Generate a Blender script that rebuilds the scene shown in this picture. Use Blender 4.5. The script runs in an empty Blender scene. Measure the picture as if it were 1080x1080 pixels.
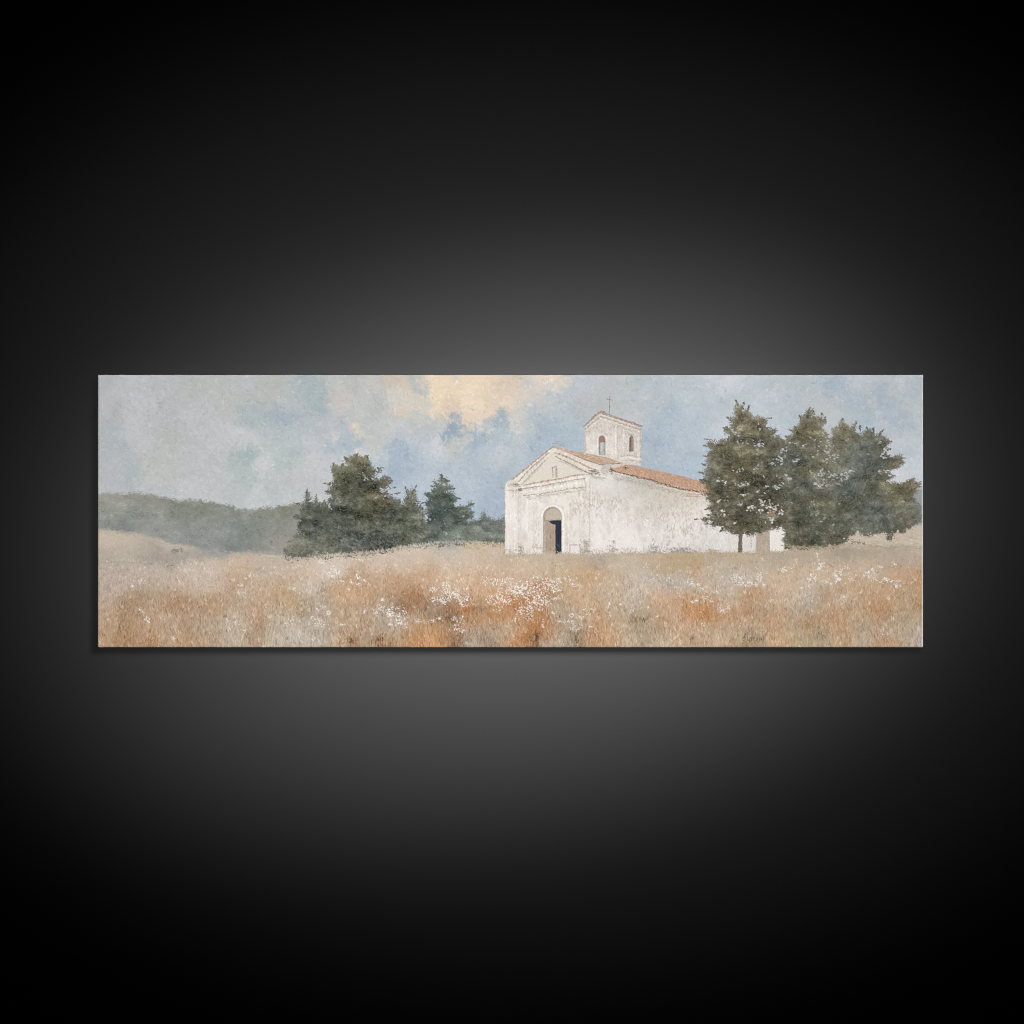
import math
import numpy as np

# ---------------------------------------------------------------------------
# THE PICTURE: a plein-air style oil painting, worked out stroke by stroke.
# Picture units: x 103..974 to the right, y 395..683.5 downwards.
# ---------------------------------------------------------------------------
PX0, PX1, PY0, PY1 = 103.0, 974.0, 395.0, 683.5
S = 2.0
W = int(round((PX1 - PX0) * S))
H = int(round((PY1 - PY0) * S))
rng = np.random.default_rng(11)

SKY, WOOD, FIELD, FLOWER, SIGN = 0, 1, 2, 3, 4
WALL, ROOF, TOWER, DOOR, CROSS, WIN_A, WIN_B, NICHE, ANNEX, TROOF, GROOF = 10, 11, 12, 13, 14, 15, 16, 17, 18, 19, 20
T_BUSH, T_BIG, T_THIN, T_CON, T_SHRUB, T_PINE, T_MID, T_RIGHT, TRUNK = 30, 31, 32, 33, 34, 35, 36, 37, 38

XX, YY = np.meshgrid(PX0 + (np.arange(W) + .5) / S, PY0 + (np.arange(H) + .5) / S)
IMG = np.zeros((H, W, 3))
IDS = np.zeros((H, W), np.int16)


def vnoise(x, y, scale, seed):
    r = np.random.default_rng(seed)
    t = r.random((64, 64))
    u, v = x / scale + 13.7, y / scale + 7.3
    i, j = np.floor(u).astype(int), np.floor(v).astype(int)
    fu, fv = u - i, v - j
    fu, fv = fu * fu * (3 - 2 * fu), fv * fv * (3 - 2 * fv)
    a, b = t[j % 64, i % 64], t[j % 64, (i + 1) % 64]
    c, d = t[(j + 1) % 64, i % 64], t[(j + 1) % 64, (i + 1) % 64]
    return (a * (1 - fu) + b * fu) * (1 - fv) + (c * (1 - fu) + d * fu) * fv - .5


def fbm(x, y, scale, seed, n=3):
    o, amp = 0, 1.0
    for k in range(n):
        o = o + amp * vnoise(x, y, scale / 2 ** k, seed + k)
        amp *= .55
    return o


def parse(txt):
    o = []
    for it in txt.replace('\n', ';').split(';'):
        it = it.strip()
        if it:
            o.append([float(q) for q in it.split(',')])
    return o


def field_map(txt, sig, sat=1.0, sky=0., warm=0., even=0.):
    """smooth colour field through hand-placed colour notes x,y,r,g,b[,radius]"""
    P = parse(txt)
    q = 4.0 / S
    gx, gy = np.meshgrid(np.arange(PX0, PX1 + q, q), np.arange(PY0, PY1 + q, q))
    num = np.zeros(gx.shape + (3,))
    den = np.zeros(gx.shape) + 1e-9
    for p in P:
        s = p[5] * .75 if len(p) > 5 else sig
        s = max(s, 2.2)
        w = np.exp(-((gx - p[0]) ** 2 + (gy - p[1]) ** 2) / (2 * s * s)) * (sig / s) ** .7
        w += 1e-5 / (1 + ((gx - p[0]) ** 2 + (gy - p[1]) ** 2) / 400)
        c = np.array(p[2:5])
        d = max(c[2] - c[1], 0) * sky
        c[1] += d * .6
        c[2] -= d
        c[1] += max(c[0] - c[1], 0) * warm
        g = c @ np.array([.3, .59, .11])
        sa = sat * 1.55 if sky and c[0] > c[2] + 12 else sat
        num += w[..., None] * (g + sa * (c - g))
        den += w
    m = num / den[..., None]
    if even:
        k = int(26 / q)
        ker = np.hanning(2 * k + 1)
        ker /= ker.sum()
        b = np.pad(m, ((k, k), (k, k), (0, 0)), 'edge')
        b = np.apply_along_axis(lambda v: np.convolve(v, ker, 'valid'), 0, b)
        b = np.apply_along_axis(lambda v: np.convolve(v, ker, 'valid'), 1, b)
        m = m * (1 - even) + b * even

    def sample(x, y):
        u = np.clip((np.asarray(x) - PX0) / q, 0, gx.shape[1] - 1.001)
        v = np.clip((np.asarray(y) - PY0) / q, 0, gx.shape[0] - 1.001)
        i, j = u.astype(int), v.astype(int)
        fu, fv = (u - i)[..., None], (v - j)[..., None]
        return (m[j, i] * (1 - fu) + m[j, i + 1] * fu) * (1 - fv) + (m[j + 1, i] * (1 - fu) + m[j + 1, i + 1] * fu) * fv
    return sample


def dab(cx, cy, L, Wd, ang, col, a=1.0, ident=None, hard=2.2, clip=None):
    L, Wd = L * S, Wd * S
    x, y = (cx - PX0) * S - .5, (cy - PY0) * S - .5
    r = max(L, Wd) + 1
    x0, x1 = max(int(x - r), 0), min(int(x + r) + 2, W)
    y0, y1 = max(int(y - r), 0), min(int(y + r) + 2, H)
    if x0 >= x1 or y0 >= y1:
        return
    u = np.arange(x0, x1)[None, :] - x
    v = np.arange(y0, y1)[:, None] - y
    c, s = math.cos(ang), math.sin(ang)
    d = ((u * c + v * s) / L) ** 2 + ((v * c - u * s) / Wd) ** 2
    al = np.clip((1 - d) * hard, 0, 1) * a
    if clip is not None:
        al = al * clip[y0:y1, x0:x1]
    t = IMG[y0:y1, x0:x1]
    t += al[..., None] * (np.asarray(col) - t)
    if ident is not None:
        IDS[y0:y1, x0:x1][al > .5] = ident


def poly_mask(pts, warp=0., wscale=4., seed=5, soft=.5, lace=0.):
    """antialiased coverage of a polygon, its rim broken up by noise"""
    P = np.array(pts, float)
    bx0, bx1 = P[:, 0].min() - 4 - warp * 2, P[:, 0].max() + 4 + warp * 2
    by0, by1 = P[:, 1].min() - 4 - warp * 2, P[:, 1].max() + 4 + warp * 2
    i0, i1 = max(int((bx0 - PX0) * S), 0), min(int((bx1 - PX0) * S) + 1, W)
    j0, j1 = max(int((by0 - PY0) * S), 0), min(int((by1 - PY0) * S) + 1, H)
    out = np.zeros((H, W))
    if i0 >= i1 or j0 >= j1:
        return out
    xs, ys = XX[j0:j1, i0:i1], YY[j0:j1, i0:i1]
    if warp:
        xs, ys = xs + warp * fbm(xs, ys, wscale, seed, 3), ys + warp * fbm(xs, ys, wscale, seed + 50, 3)
    inside = np.zeros(xs.shape, bool)
    dist = np.full(xs.shape, 1e9)
    n = len(P)
    for k in range(n):
        ax, ay = P[k]
        bx, by = P[(k + 1) % n]
        dx, dy = bx - ax, by - ay
        if abs(dy) > 1e-9:
            cr = (ay > ys) != (by > ys)
            inside ^= cr & (xs < dx * (ys - ay) / dy + ax)
        t = np.clip(((xs - ax) * dx + (ys - ay) * dy) / (dx * dx + dy * dy + 1e-12), 0, 1)
        dist = np.minimum(dist, (xs - ax - t * dx) ** 2 + (ys - ay - t * dy) ** 2)
    sd = np.where(inside, 1, -1) * np.sqrt(dist)
    if lace:
        gx, gy = XX[j0:j1, i0:i1], YY[j0:j1, i0:i1]
        hole = fbm(gx, gy, 6.5, seed + 70, 3) + .5 * vnoise(gx, gy, 1.7, seed + 75)
        sd = sd + 3.4 * fbm(gx, gy, 4.2, seed + 80, 3) - 1.5
        cut = np.clip((hole - .62 + lace) * 4, 0, 1) * np.clip(1.25 - sd / 26, .35, 1)
        out[j0:j1, i0:i1] = np.clip(sd / (2 * soft) + .5, 0, 1) * (1 - cut)
        return out
    out[j0:j1, i0:i1] = np.clip(sd / (2 * soft) + .5, 0, 1)
    return out


def fill(mask, col, ident=None, a=1.0):
    col = np.asarray(col, float)
    m = (mask * a)[..., None]
    IMG[:] = IMG * (1 - m) + col * m
    if ident is not None:
        IDS[mask > .5] = ident


def line(pts, w, col, a=1.0, ident=None, rough=.25, soft=1.0):
    """a hand-drawn line: many short overlapping touches"""
    for (ax, ay), (bx, by) in zip(pts[:-1], pts[1:]):
        d = math.hypot(bx - ax, by - ay)
        n = max(int(d / .9), 1)
        ang = math.atan2(by - ay, bx - ax)
        for k in range(n + 1):
            t = k / n
            j = rng.normal(0, rough, 2)
            dab(ax + (bx - ax) * t + j[0], ay + (by - ay) * t + j[1], 1.1, w * 1.32 * rng.uniform(.5, 1.35), ang + rng.normal(0, .18),
                np.asarray(col) + rng.normal(4, 12), a * rng.uniform(.36, 1), ident, hard=1.4)


# ---- colour notes -----------------------------------------------------------
SKYN = """
110,400,186,187,190;150,430,195,197,202;150,460,196,197,202;115,465,181,188,194;180,465,186,189,186;185,480,190,193,189
125,500,186,189,194;140,501,176,189,190,5;165,500,192,195,192;200,480,192,193,199;210,520,196,198,203;110,520,190,192,197
160,520,191,194,199;130,405,192,194,199;180,410,189,191,195;200,400,187,191,187;112,430,187,187,191;170,445,188,190,193
230,405,188,192,188;240,425,189,192,186;260,400,190,191,196;215,440,192,194,199;230,460,195,196,201;280,410,187,190,185
265,437,174,186,189,6;275,445,170,184,187,6;300,441,161,175,195,7;290,441,166,179,196,5;309,439,163,175,197,4;260,462,198,200,204,6
282,460,185,193,195;310,455,180,191,195;310,425,184,190,192;325,420,173,188,190,7;260,483,168,185,184,6;255,500,179,190,190
245,515,186,192,193;277,490,200,202,207,6;300,480,182,193,193;250,520,188,194,195;275,530,198,200,205;300,510,190,192,194
305,482,176,190,190,7;225,500,193,195,199;230,520,194,196,200;290,525,185,193,193;318,500,192,194,198;308,530,192,196,198
330,420,165,180,186,9;335,430,165,179,189,6;330,445,178,186,194;345,450,186,188,196;360,415,201,194,190,9;370,405,187,190,187
352,400,191,193,190;390,410,197,193,190;380,430,190,194,192;400,430,184,188,186;395,440,186,190,188;415,402,202,192,180,5
425,412,214,202,187,6;432,430,212,200,188;420,420,208,205,196;375,450,221,206,190,3.6;380,457,219,205,190,3;354,462,210,203,192,2.4
365,458,180,188,200;372,466,170,183,202,6;355,470,172,185,202,6;395,450,192,196,194;410,455,195,196,196;400,465,188,191,186
425,460,190,195,205;420,470,160,177,203,7;430,476,158,175,202,7;330,470,190,194,200;330,490,194,195,198;340,500,193,194,196
325,515,192,194,198;380,478,210,205,198,4;395,480,195,200,205;405,490,180,190,205;415,490,158,174,200,6;420,500,161,177,204
430,500,168,182,204;425,515,176,188,206;445,515,176,188,205;360,490,195,197,200
440,405,184,188,187,6;447,411,178,185,186,5;434,415,206,199,190,6;440,428,209,201,190;455,405,231,214,192,7;470,405,228,211,190,7
478,400,212,204,196,3;465,420,232,215,190,7;480,415,227,209,186;460,435,229,211,190,5;475,430,212,196,182
490,412,230,215,195;503,428,228,213,194;510,405,228,211,190;520,410,217,202,185,6;530,415,215,200,185,6;540,410,214,198,184
545,400,208,196,182;535,428,232,215,196,5;520,425,216,201,186;545,425,220,205,190;452,425,199,198,191,5;440,440,189,193,190
455,450,186,190,190;440,460,184,188,190;470,445,197,195,187,5;482,440,152,170,191,3;478,452,149,166,190,6;486,456,149,166,191,5
475,460,152,170,195,5;498,457,157,174,197,5;492,444,224,206,190,4;490,456,218,205,193,2.5;505,440,224,207,190,5;505,450,208,203,196,4
515,450,178,185,190,5;530,445,158,175,190,5;534,437,152,171,190,4;528,452,158,176,192,5;530,460,170,183,198;520,456,202,204,206,3
545,445,200,197,190;548,455,207,201,195;545,465,175,187,198;540,462,175,187,200;510,465,160,176,194,5;500,470,158,175,195,5
485,468,193,195,186,6;478,476,186,190,184,5;495,463,202,201,190,3;460,470,202,203,213,6;450,475,188,194,208;470,478,196,199,208,5
440,470,178,188,206;455,490,178,189,205;440,490,170,183,204;490,490,172,184,200;510,480,175,187,202;530,478,187,193,204
540,480,190,195,203;525,490,189,194,200;510,505,167,180,200;525,500,161,176,196;535,495,168,180,196;500,510,176,188,204
470,500,176,188,204;520,520,163,178,200;525,535,158,173,198;500,530,170,183,203;510,545,160,175,200;485,520,174,186,204
555,402,190,195,198,4;570,405,217,206,196;580,398,228,209,190,3;590,405,219,208,196,5;595,403,223,208,192,4;550,418,213,200,190
560,415,206,200,196;570,412,210,203,196;542,428,224,207,190;555,425,200,198,194;575,425,190,194,198;548,432,205,201,194
555,437,190,193,194;565,435,178,188,196;575,430,195,196,194,4;565,445,164,179,196;545,455,206,201,196;562,450,198,198,198,3
555,460,172,185,200;575,455,160,176,200;590,445,169,183,200;585,420,184,190,198;600,410,184,190,202;605,400,184,192,202
620,400,188,194,206;620,420,184,189,196;630,425,183,187,187;612,428,181,186,186,6;640,415,184,187,188;640,402,186,190,194
655,400,186,189,192;600,435,178,188,198;610,440,175,186,196;590,460,167,181,200;605,460,164,180,200;610,470,170,184,200
565,475,165,180,201;550,480,175,187,203;600,475,167,182,202;650,440,182,188,192;655,425,180,188,192;615,450,172,185,198
660,405,186,192,196;670,400,176,188,194;690,405,180,190,200;680,420,185,191,198;700,410,180,190,200;715,400,186,194,202
700,425,178,187,198;725,420,186,196,208;705,435,166,181,202;690,440,176,187,200;670,430,182,188,194;670,437,190,192,196
735,430,184,194,206;750,402,196,202,213;766,405,206,211,221,6;740,410,184,192,204;760,420,184,194,206;745,440,178,188,200
765,430,184,192,202;695,450,167,182,200;710,455,174,187,202;730,445,176,188,204;700,465,162,177,200;690,470,160,175,198
720,465,181,191,205;735,460,176,188,206;750,455,186,195,207;680,480,167,180,196;700,480,172,184,200;720,475,174,186,202
735,490,169,184,204;690,490,165,179,196;720,500,169,183,204;735,500,176,189,208
775,403,198,203,212;772,400,205,209,220;785,400,190,197,206;800,405,190,198,208;812,405,179,187,193,6;820,400,186,194,202
840,402,184,193,200;865,400,184,195,204;855,410,182,190,197;875,405,157,174,202,5;880,412,167,181,204;800,415,190,197,208
785,420,186,195,204;770,420,184,194,203;815,420,192,199,208;840,418,184,191,200;860,420,188,194,202;870,425,186,190,194
830,430,188,196,206;820,440,186,196,208;835,445,177,192,203;840,430,180,190,200;795,430,190,198,208;770,440,190,198,208
762,455,196,202,212;820,455,190,198,212;870,440,186,193,199;752,468,184,194,208;745,480,172,186,205
885,420,196,200,206,4;875,430,194,197,200;885,435,188,193,196;865,430,190,194,197;875,440,194,198,203;890,425,171,184,204
885,410,167,181,204;900,405,188,195,204;910,402,197,200,211;905,415,180,190,202;920,410,182,192,202;930,415,165,179,200
935,402,184,190,198;945,402,199,204,213;955,408,188,195,205;965,410,178,188,200;945,420,189,195,196;930,425,171,184,200
940,425,167,181,202;920,425,192,198,203,4;926,435,200,204,207,3;925,440,198,202,206,3;915,440,170,186,204;905,435,176,187,202
900,445,182,192,204;940,435,171,184,203;945,440,169,182,204;953,447,173,185,206;960,435,191,197,202;968,430,190,196,200
940,455,190,196,206;950,465,196,202,210;965,460,190,197,205;930,450,184,193,206;970,470,192,200,215;955,475,187,195,208
960,490,198,204,214;968,500,202,208,220;950,505,206,210,218;968,520,176,184,191;970,545,150,158,156
"""
WOODN = """
106,526,160,160,151;120,530,158,158,148;160,530,150,150,140;200,535,140,142,130;215,535,130,133,119;150,545,146,149,143;110,550,146,149,142
130,557,137,141,138;160,550,150,152,147;165,562,155,155,150;190,545,137,141,132;210,550,145,148,142;200,565,145,148,146;106,545,150,152,148
235,545,138,141,132;243,540,131,136,126,5;220,560,152,154,150;235,555,143,148,145;255,555,131,137,129;245,570,135,139,138
240,576,127,133,132,5;265,570,135,139,133;275,545,140,144,134;300,543,127,129,115;290,555,138,140,133;290,570,152,150,144
300,578,156,150,144;310,550,150,150,142;220,575,145,148,147;260,541,158,160,154,5;280,580,146,146,140;185,565,148,150,147
175,535,146,147,138;228,538,140,143,134;270,558,136,140,133;180,572,150,152,149
"""
FIELDN = """
110,568,202,188,170;130,568,200,188,170;150,575,190,183,165;110,590,178,172,155;130,585,186,180,164;160,587,165,158,145;155,580,172,165,150
185,582,148,148,138,3;195,588,158,156,143,5;175,590,168,160,148,5;215,582,186,176,163;110,598,196,180,165;160,600,200,188,175
140,608,190,175,160;200,600,206,193,181;215,603,203,187,171;115,610,184,172,158;185,575,198,186,172;205,582,180,172,160
240,590,200,178,155;260,595,196,172,148;280,600,190,180,166;300,600,190,180,165;310,590,196,184,168;225,600,205,190,172
250,605,200,170,142;320,605,202,178,152;300,610,196,170,140;255,585,200,184,164;280,588,194,178,160;230,585,190,178,164
330,595,205,190,172;350,597,210,198,184;380,603,190,160,130;375,610,186,150,118;400,600,205,190,172;420,595,200,184,166
410,610,188,150,115;440,585,200,190,175;430,600,200,182,162;450,590,200,182,160;460,580,186,178,165;475,578,178,174,165
500,576,200,178,150;520,576,202,180,150;490,590,200,184,165;520,585,195,182,166;530,590,188,172,150;450,605,195,155,122
440,610,192,150,118;490,610,205,176,148;520,600,196,172,144;365,590,200,188,172;395,588,200,186,168;470,590,198,184,166
560,590,190,174,150;600,590,185,172,152;640,590,176,166,148;630,586,166,158,146;555,598,200,178,152;600,600,195,172,140
620,605,194,158,124;640,607,195,160,125;650,595,190,176,155;690,590,184,164,134;720,595,181,159,124;700,600,189,164,129
735,600,190,152,116,4;728,603,186,154,120,3;760,590,182,168,145;670,600,190,178,158;680,608,185,172,155;760,605,185,172,150
780,590,186,170,140;800,592,186,172,148;820,588,178,168,148;850,583,180,165,145;830,600,196,176,150;790,607,188,176,162
860,590,188,172,148;860,605,205,182,155;870,580,178,166,143;900,585,175,164,140;890,578,163,153,133;930,590,182,172,150
920,580,175,160,138;960,592,180,172,158;965,583,190,175,158;950,580,180,165,145;920,600,200,178,155;950,605,200,165,130
965,605,196,155,118;900,600,196,174,150;925,572,202,187,172,5;960,572,195,184,168;970,565,198,186,172;902,573,187,174,160,4
110,615,188,172,155;120,625,198,180,162;110,640,190,164,142;105,650,184,160,130;115,660,190,158,125;110,675,190,158,125
135,640,168,135,99;137,655,174,140,106;130,672,170,126,88;150,630,177,150,120;165,630,182,155,125;160,618,190,176,158
185,635,170,132,96;170,645,195,162,135;155,660,190,158,128;150,675,186,150,118;158,675,168,115,69,4;180,660,185,158,130
200,655,185,155,122;205,630,185,158,130;210,645,180,148,115;215,660,180,160,138;200,675,185,148,110;190,615,200,180,160
210,618,202,186,168;185,662,172,165,150,3;230,615,200,182,162;240,635,179,153,123;225,640,186,150,112;215,665,180,165,145
217,672,178,142,105,3;228,675,177,138,103,3;250,622,190,160,130;260,630,192,175,155;270,635,187,153,120;250,650,188,165,138
272,642,200,165,138;270,655,180,140,106;258,665,198,180,158;260,675,185,168,145;240,668,186,172,150;250,657,197,189,176
275,670,158,140,118,4;262,671,170,128,96,3;270,677,174,123,86,3;290,650,182,165,138;295,640,185,168,142;300,630,190,154,116
310,638,187,146,106;290,625,192,159,127;320,635,178,162,138;320,648,158,138,110,5;310,655,187,179,163;300,670,185,175,158
315,670,190,182,168;290,675,196,182,158;325,660,188,178,160;280,620,196,172,145;325,620,198,186,168
330,620,202,190,172;340,622,162,137,117,3;340,640,175,164,144;360,630,196,159,123;375,628,203,162,127;385,635,196,154,118
350,650,185,165,138;370,650,180,160,130;360,655,181,149,114;335,655,190,180,162;325,670,180,172,158;340,665,170,158,143
335,677,192,178,158;360,668,192,165,135;370,675,121,78,52,3;368,677,137,82,52,3;385,658,179,140,103;380,645,167,154,134
395,665,177,165,144;400,650,180,168,148;400,677,146,91,57,4;405,672,163,105,67,3;410,615,192,154,118;425,615,185,146,110
415,640,158,128,100;422,645,136,108,84,4;430,635,148,112,82;436,628,163,115,79;432,643,190,128,82,4;420,660,191,183,169
430,670,178,155,128;437,665,182,128,82;438,675,197,137,90;415,672,180,150,118;405,630,182,155,125;400,615,190,160,128
440,615,192,162,132;450,620,190,149,113;437,635,163,119,85;445,635,158,115,82;460,620,196,168,138;440,655,178,160,135
455,645,157,139,119;450,643,175,120,79,3;453,648,138,128,113,3;470,650,148,112,82;475,652,105,67,43,4;480,645,148,105,72
493,643,181,107,56,4;485,640,170,118,78;505,640,165,135,105;507,642,127,109,92,3;460,668,192,136,89;445,670,198,147,100
470,670,185,128,79;437,678,185,118,72;455,677,205,149,103;475,660,160,145,125;478,675,116,91,68,4;485,672,138,102,75
495,660,197,151,113;510,655,187,123,75;520,655,186,126,79;512,650,175,128,88;520,663,178,165,148;510,672,148,136,120
505,665,165,150,130;500,677,191,179,166;520,675,159,136,110;530,670,180,155,125;535,665,185,172,152;545,675,196,138,92
540,660,190,160,128;527,655,181,118,72,4;480,620,205,180,155;490,615,202,170,140;505,620,200,159,123;520,615,202,170,140
510,630,196,156,119;530,630,195,138,92;545,640,175,109,64;540,650,195,143,99;545,610,196,172,148
545,615,205,180,155;560,630,179,122,81;555,655,185,165,140;550,645,180,128,86;565,655,176,115,67;565,662,170,96,47,5
555,668,185,112,61;575,668,180,120,72;582,665,192,138,93;563,671,106,66,38,2.5;566,677,66,51,38,2.5;560,675,163,101,61,4
575,678,180,170,155,4;590,675,185,175,158;600,665,165,150,130;605,672,138,120,96,4;608,677,104,82,59,2.5;590,650,180,162,138
600,640,175,155,130;595,660,165,148,125;605,630,190,154,118;612,635,196,162,128;625,625,190,165,135;620,610,195,154,118,4
615,615,195,165,132;640,615,186,168,142;650,625,190,168,142;630,650,188,143,103;635,660,190,140,99;620,665,182,147,110
628,668,168,101,64,3;640,675,200,157,117;650,660,188,160,128;645,645,185,165,140;655,645,190,165,138;655,672,190,160,128
620,655,185,165,140;650,610,190,178,158;655,612,195,170,140;660,625,190,178,160;680,613,188,184,178;695,612,180,178,172
705,614,163,163,158,4;720,612,182,178,168;665,640,182,168,142;672,635,188,178,162;690,618,192,168,142;690,630,198,164,133
700,635,201,159,126;695,645,196,154,120;685,648,185,165,140;668,653,148,126,98,4;680,654,109,99,72,3;675,650,160,142,112
660,660,188,175,150;655,670,195,154,116;680,665,160,145,120;690,665,180,148,115;695,658,170,133,98;705,650,190,155,122
715,635,195,165,135;713,634,190,138,98,3;725,633,188,128,82,5;725,642,186,126,77,5;735,650,184,122,72,5;747,645,182,119,70,6
735,635,196,165,130,4;745,638,190,138,89;755,652,188,128,82;760,660,180,144,103;715,655,195,165,138;710,665,198,162,130
720,670,195,160,128;700,672,182,172,148;730,673,148,133,108,3;740,665,192,165,132;745,675,196,165,132;755,668,180,172,155
765,670,186,170,145;755,625,196,180,160;740,620,192,175,152;765,625,192,178,160;765,640,195,172,150;770,650,188,144,103
660,677,192,178,150;765,612,180,170,155;780,612,200,192,182;800,612,196,184,170;785,625,192,154,116;795,627,190,136,93
780,622,185,170,148;765,628,180,168,150;805,630,185,149,113;790,635,190,144,103;780,640,195,168,140;785,648,185,133,89
795,648,182,130,87;770,652,185,133,89;775,665,192,180,160;785,660,188,172,152;760,668,185,168,142;770,675,186,144,103
775,670,190,149,110;800,655,188,165,138;805,652,185,138,95;795,675,163,143,113;785,675,158,140,110;810,640,178,170,155
800,640,172,165,148;815,615,204,178,148;825,630,195,170,140;820,645,195,149,110;820,660,196,154,116;825,672,198,159,120
835,660,180,165,138;840,645,180,165,142;850,655,178,138,98;852,665,180,133,89;848,640,172,160,142;855,630,190,182,170
850,625,195,180,162;840,620,200,180,155;835,630,196,175,150;870,625,173,148,113;875,635,190,149,108;865,640,185,165,140
870,655,185,144,106;865,665,180,165,138;868,672,136,118,88,3;860,675,172,155,125;876,672,190,172,142;840,675,188,165,132
845,668,180,168,142;870,615,200,180,158;835,612,200,172,142;885,615,200,175,148;895,622,195,157,118;885,622,163,136,98,4
905,620,198,164,128;890,632,197,183,169;885,635,192,175,158;900,632,182,168,145;895,643,188,144,106;885,645,185,138,99
910,640,192,149,110;905,635,195,162,128;920,635,190,147,108;930,635,192,149,110;925,625,198,168,135;945,620,192,159,123
955,630,185,165,135;960,640,178,155,122;970,640,182,136,95;970,625,190,147,108;970,612,196,149,108;940,642,190,147,108
930,645,182,133,92;925,655,186,138,99;950,645,180,158,125;960,655,182,165,135;970,655,185,168,140;900,650,186,172,150
910,660,182,170,150;890,655,188,147,106;880,660,190,149,110;895,665,185,140,97;890,670,185,144,103;905,670,182,168,148
920,672,188,170,148;930,675,192,138,97;940,665,190,165,135;955,670,178,162,135;965,668,188,175,155;970,675,190,178,165
945,675,182,155,125;935,660,195,182,165
"""


def paint_sky():
    sky = field_map(SKYN, 6.0, .74, sky=.17)
    wx = 9 * fbm(XX, YY, 15, 101, 5) + 6 * fbm(XX, YY, 5, 121, 3)
    wy = 8 * fbm(XX, YY, 14, 151, 5) + 6 * fbm(XX, YY, 5, 131, 3)
    IMG[:] = sky(XX + wx, YY + wy) + (8 * fbm(XX, YY, 10, 181, 4))[..., None]
    for n, far, (l0, l1), (w0, w1), (a0, a1), sp in ((5200, 7, (2., 4.4), (.9, 2.), (.3, .7), 4.5), (12000, 4.5, (1.2, 3.), (.5, 1.2), (.35, .8), 5.), (14000, 3., (.6, 1.7), (.35, .7), (.35, .85), 5.5)):
        X, Y = rng.uniform(PX0, PX1, n), rng.uniform(PY0, 592, n)
        C = sky(X + rng.normal(0, far, n), Y + rng.normal(0, far * .8, n))
        V = rng.normal(0, sp, n) + 9 * vnoise(X, Y, 6, 171) + 6 * vnoise(X, Y, 13, 175)
        for k in range(n):
            ang = (.75, -.8, .2, 1.45)[rng.integers(4)] + rng.normal(0, .4)
            dab(X[k], Y[k], rng.uniform(l0, l1), rng.uniform(w0, w1), ang, C[k] + V[k] + rng.normal(0, 1.2, 3), rng.uniform(a0, a1), hard=1.8)
    # loaded-brush marks: a handful of bristle tracks side by side
    n = 5200
    X, Y = rng.uniform(PX0, PX1, n), rng.uniform(PY0, 585, n)
    C = sky(X + rng.normal(0, 4.5, n), Y + rng.normal(0, 4, n))
    V = rng.normal(0, 6.5, n) + 14 * vnoise(X, Y, 11, 191)
    A = 1.6 * vnoise(X, Y, 40, 195) + rng.normal(0, .5, n)
    for k in range(n):
        ang = .75 + A[k] if rng.random() < .65 else -.7 + A[k]
        L = rng.uniform(1.4, 3.8)
        for q in range(rng.integers(2, 6)):
            o = (q - 2) * .62 + rng.normal(0, .12)
            sh = rng.normal(0, .8)
            dab(X[k] - o * math.sin(ang) + sh * math.cos(ang), Y[k] + o * math.cos(ang) + sh * math.sin(ang), L * rng.uniform(.5, 1.1), rng.uniform(.26, .42), ang,
                C[k] + V[k] + rng.normal(0, 5.5) + rng.normal(0, 1.2, 3), rng.uniform(.35, .9), hard=2.4)
    # ragged scumbles of a second, neighbouring colour left half covered
    n = 2600
    X, Y = rng.uniform(PX0, PX1, n), rng.uniform(PY0, 580, n)
    C = sky(X + rng.normal(0, 13, n), Y + rng.normal(0, 9, n))
    for k in range(n):
        a0 = rng.normal(.6, .7)
        for q in range(rng.integers(3, 8)):
            dab(X[k] + rng.normal(0, 1.8), Y[k] + rng.normal(0, 1.3), rng.uniform(.6, 2.1), rng.uniform(.26, .6), a0 + rng.normal(0, .3), C[k] + rng.normal(1, 5), rng.uniform(.2, .7), hard=2.4)
    # dry-brush flecks of lighter paint
    n = 3200
    X, Y = rng.uniform(PX0, PX1, n), rng.uniform(PY0, 560, n)
    C, V = sky(X, Y), vnoise(X, Y, 20, 77)
    for k in range(n):
        if V[k] > .02:
            dab(X[k], Y[k], rng.uniform(.6, 2.2), rng.uniform(.3, .65), rng.normal(.6, .9), C[k] + rng.uniform(5, 19), rng.uniform(.4, .9))
    for (x, y, r, n) in [(276, 491, 7, 20), (284, 487, 7, 12), (261, 464, 6, 14), (252, 456, 6, 9), (309, 413, 2, 8), (297, 420, 4, 12), (681, 420, 1.6, 9), (698, 421, 3, 7), (766, 405, 4, 16), (770, 402, 6, 14),
                         (918, 424, 4, 10), (925, 436, 2.4, 12), (880, 416, 5, 14), (883, 422, 5, 10), (150, 432, 3, 8), (176, 430, 3, 6), (202, 434, 3, 9), (183, 490, 3, 7), (306, 471, 4, 12), (374, 449, 2.6, 16),
                         (380, 457, 3, 14), (354, 463, 2, 9), (413, 419, 3, 7), (424, 414, 4, 12), (434, 431, 5, 14), (518, 466, 3, 14), (526, 472, 4, 12), (546, 456, 4, 14), (562, 450, 3, 10), (595, 404, 4, 12), (585, 412, 4, 8)]:
        for k in range(n):
            c = sky(x, y) * .5 + np.array((218, 216, 213)) * .5
            dab(x + rng.normal(0, r * .6), y + rng.normal(0, r * .5), rng.uniform(.6, 1.9), rng.uniform(.35, .7), rng.normal(.5, .8), c + rng.normal(0, 4), rng.uniform(.35, .8))


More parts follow.
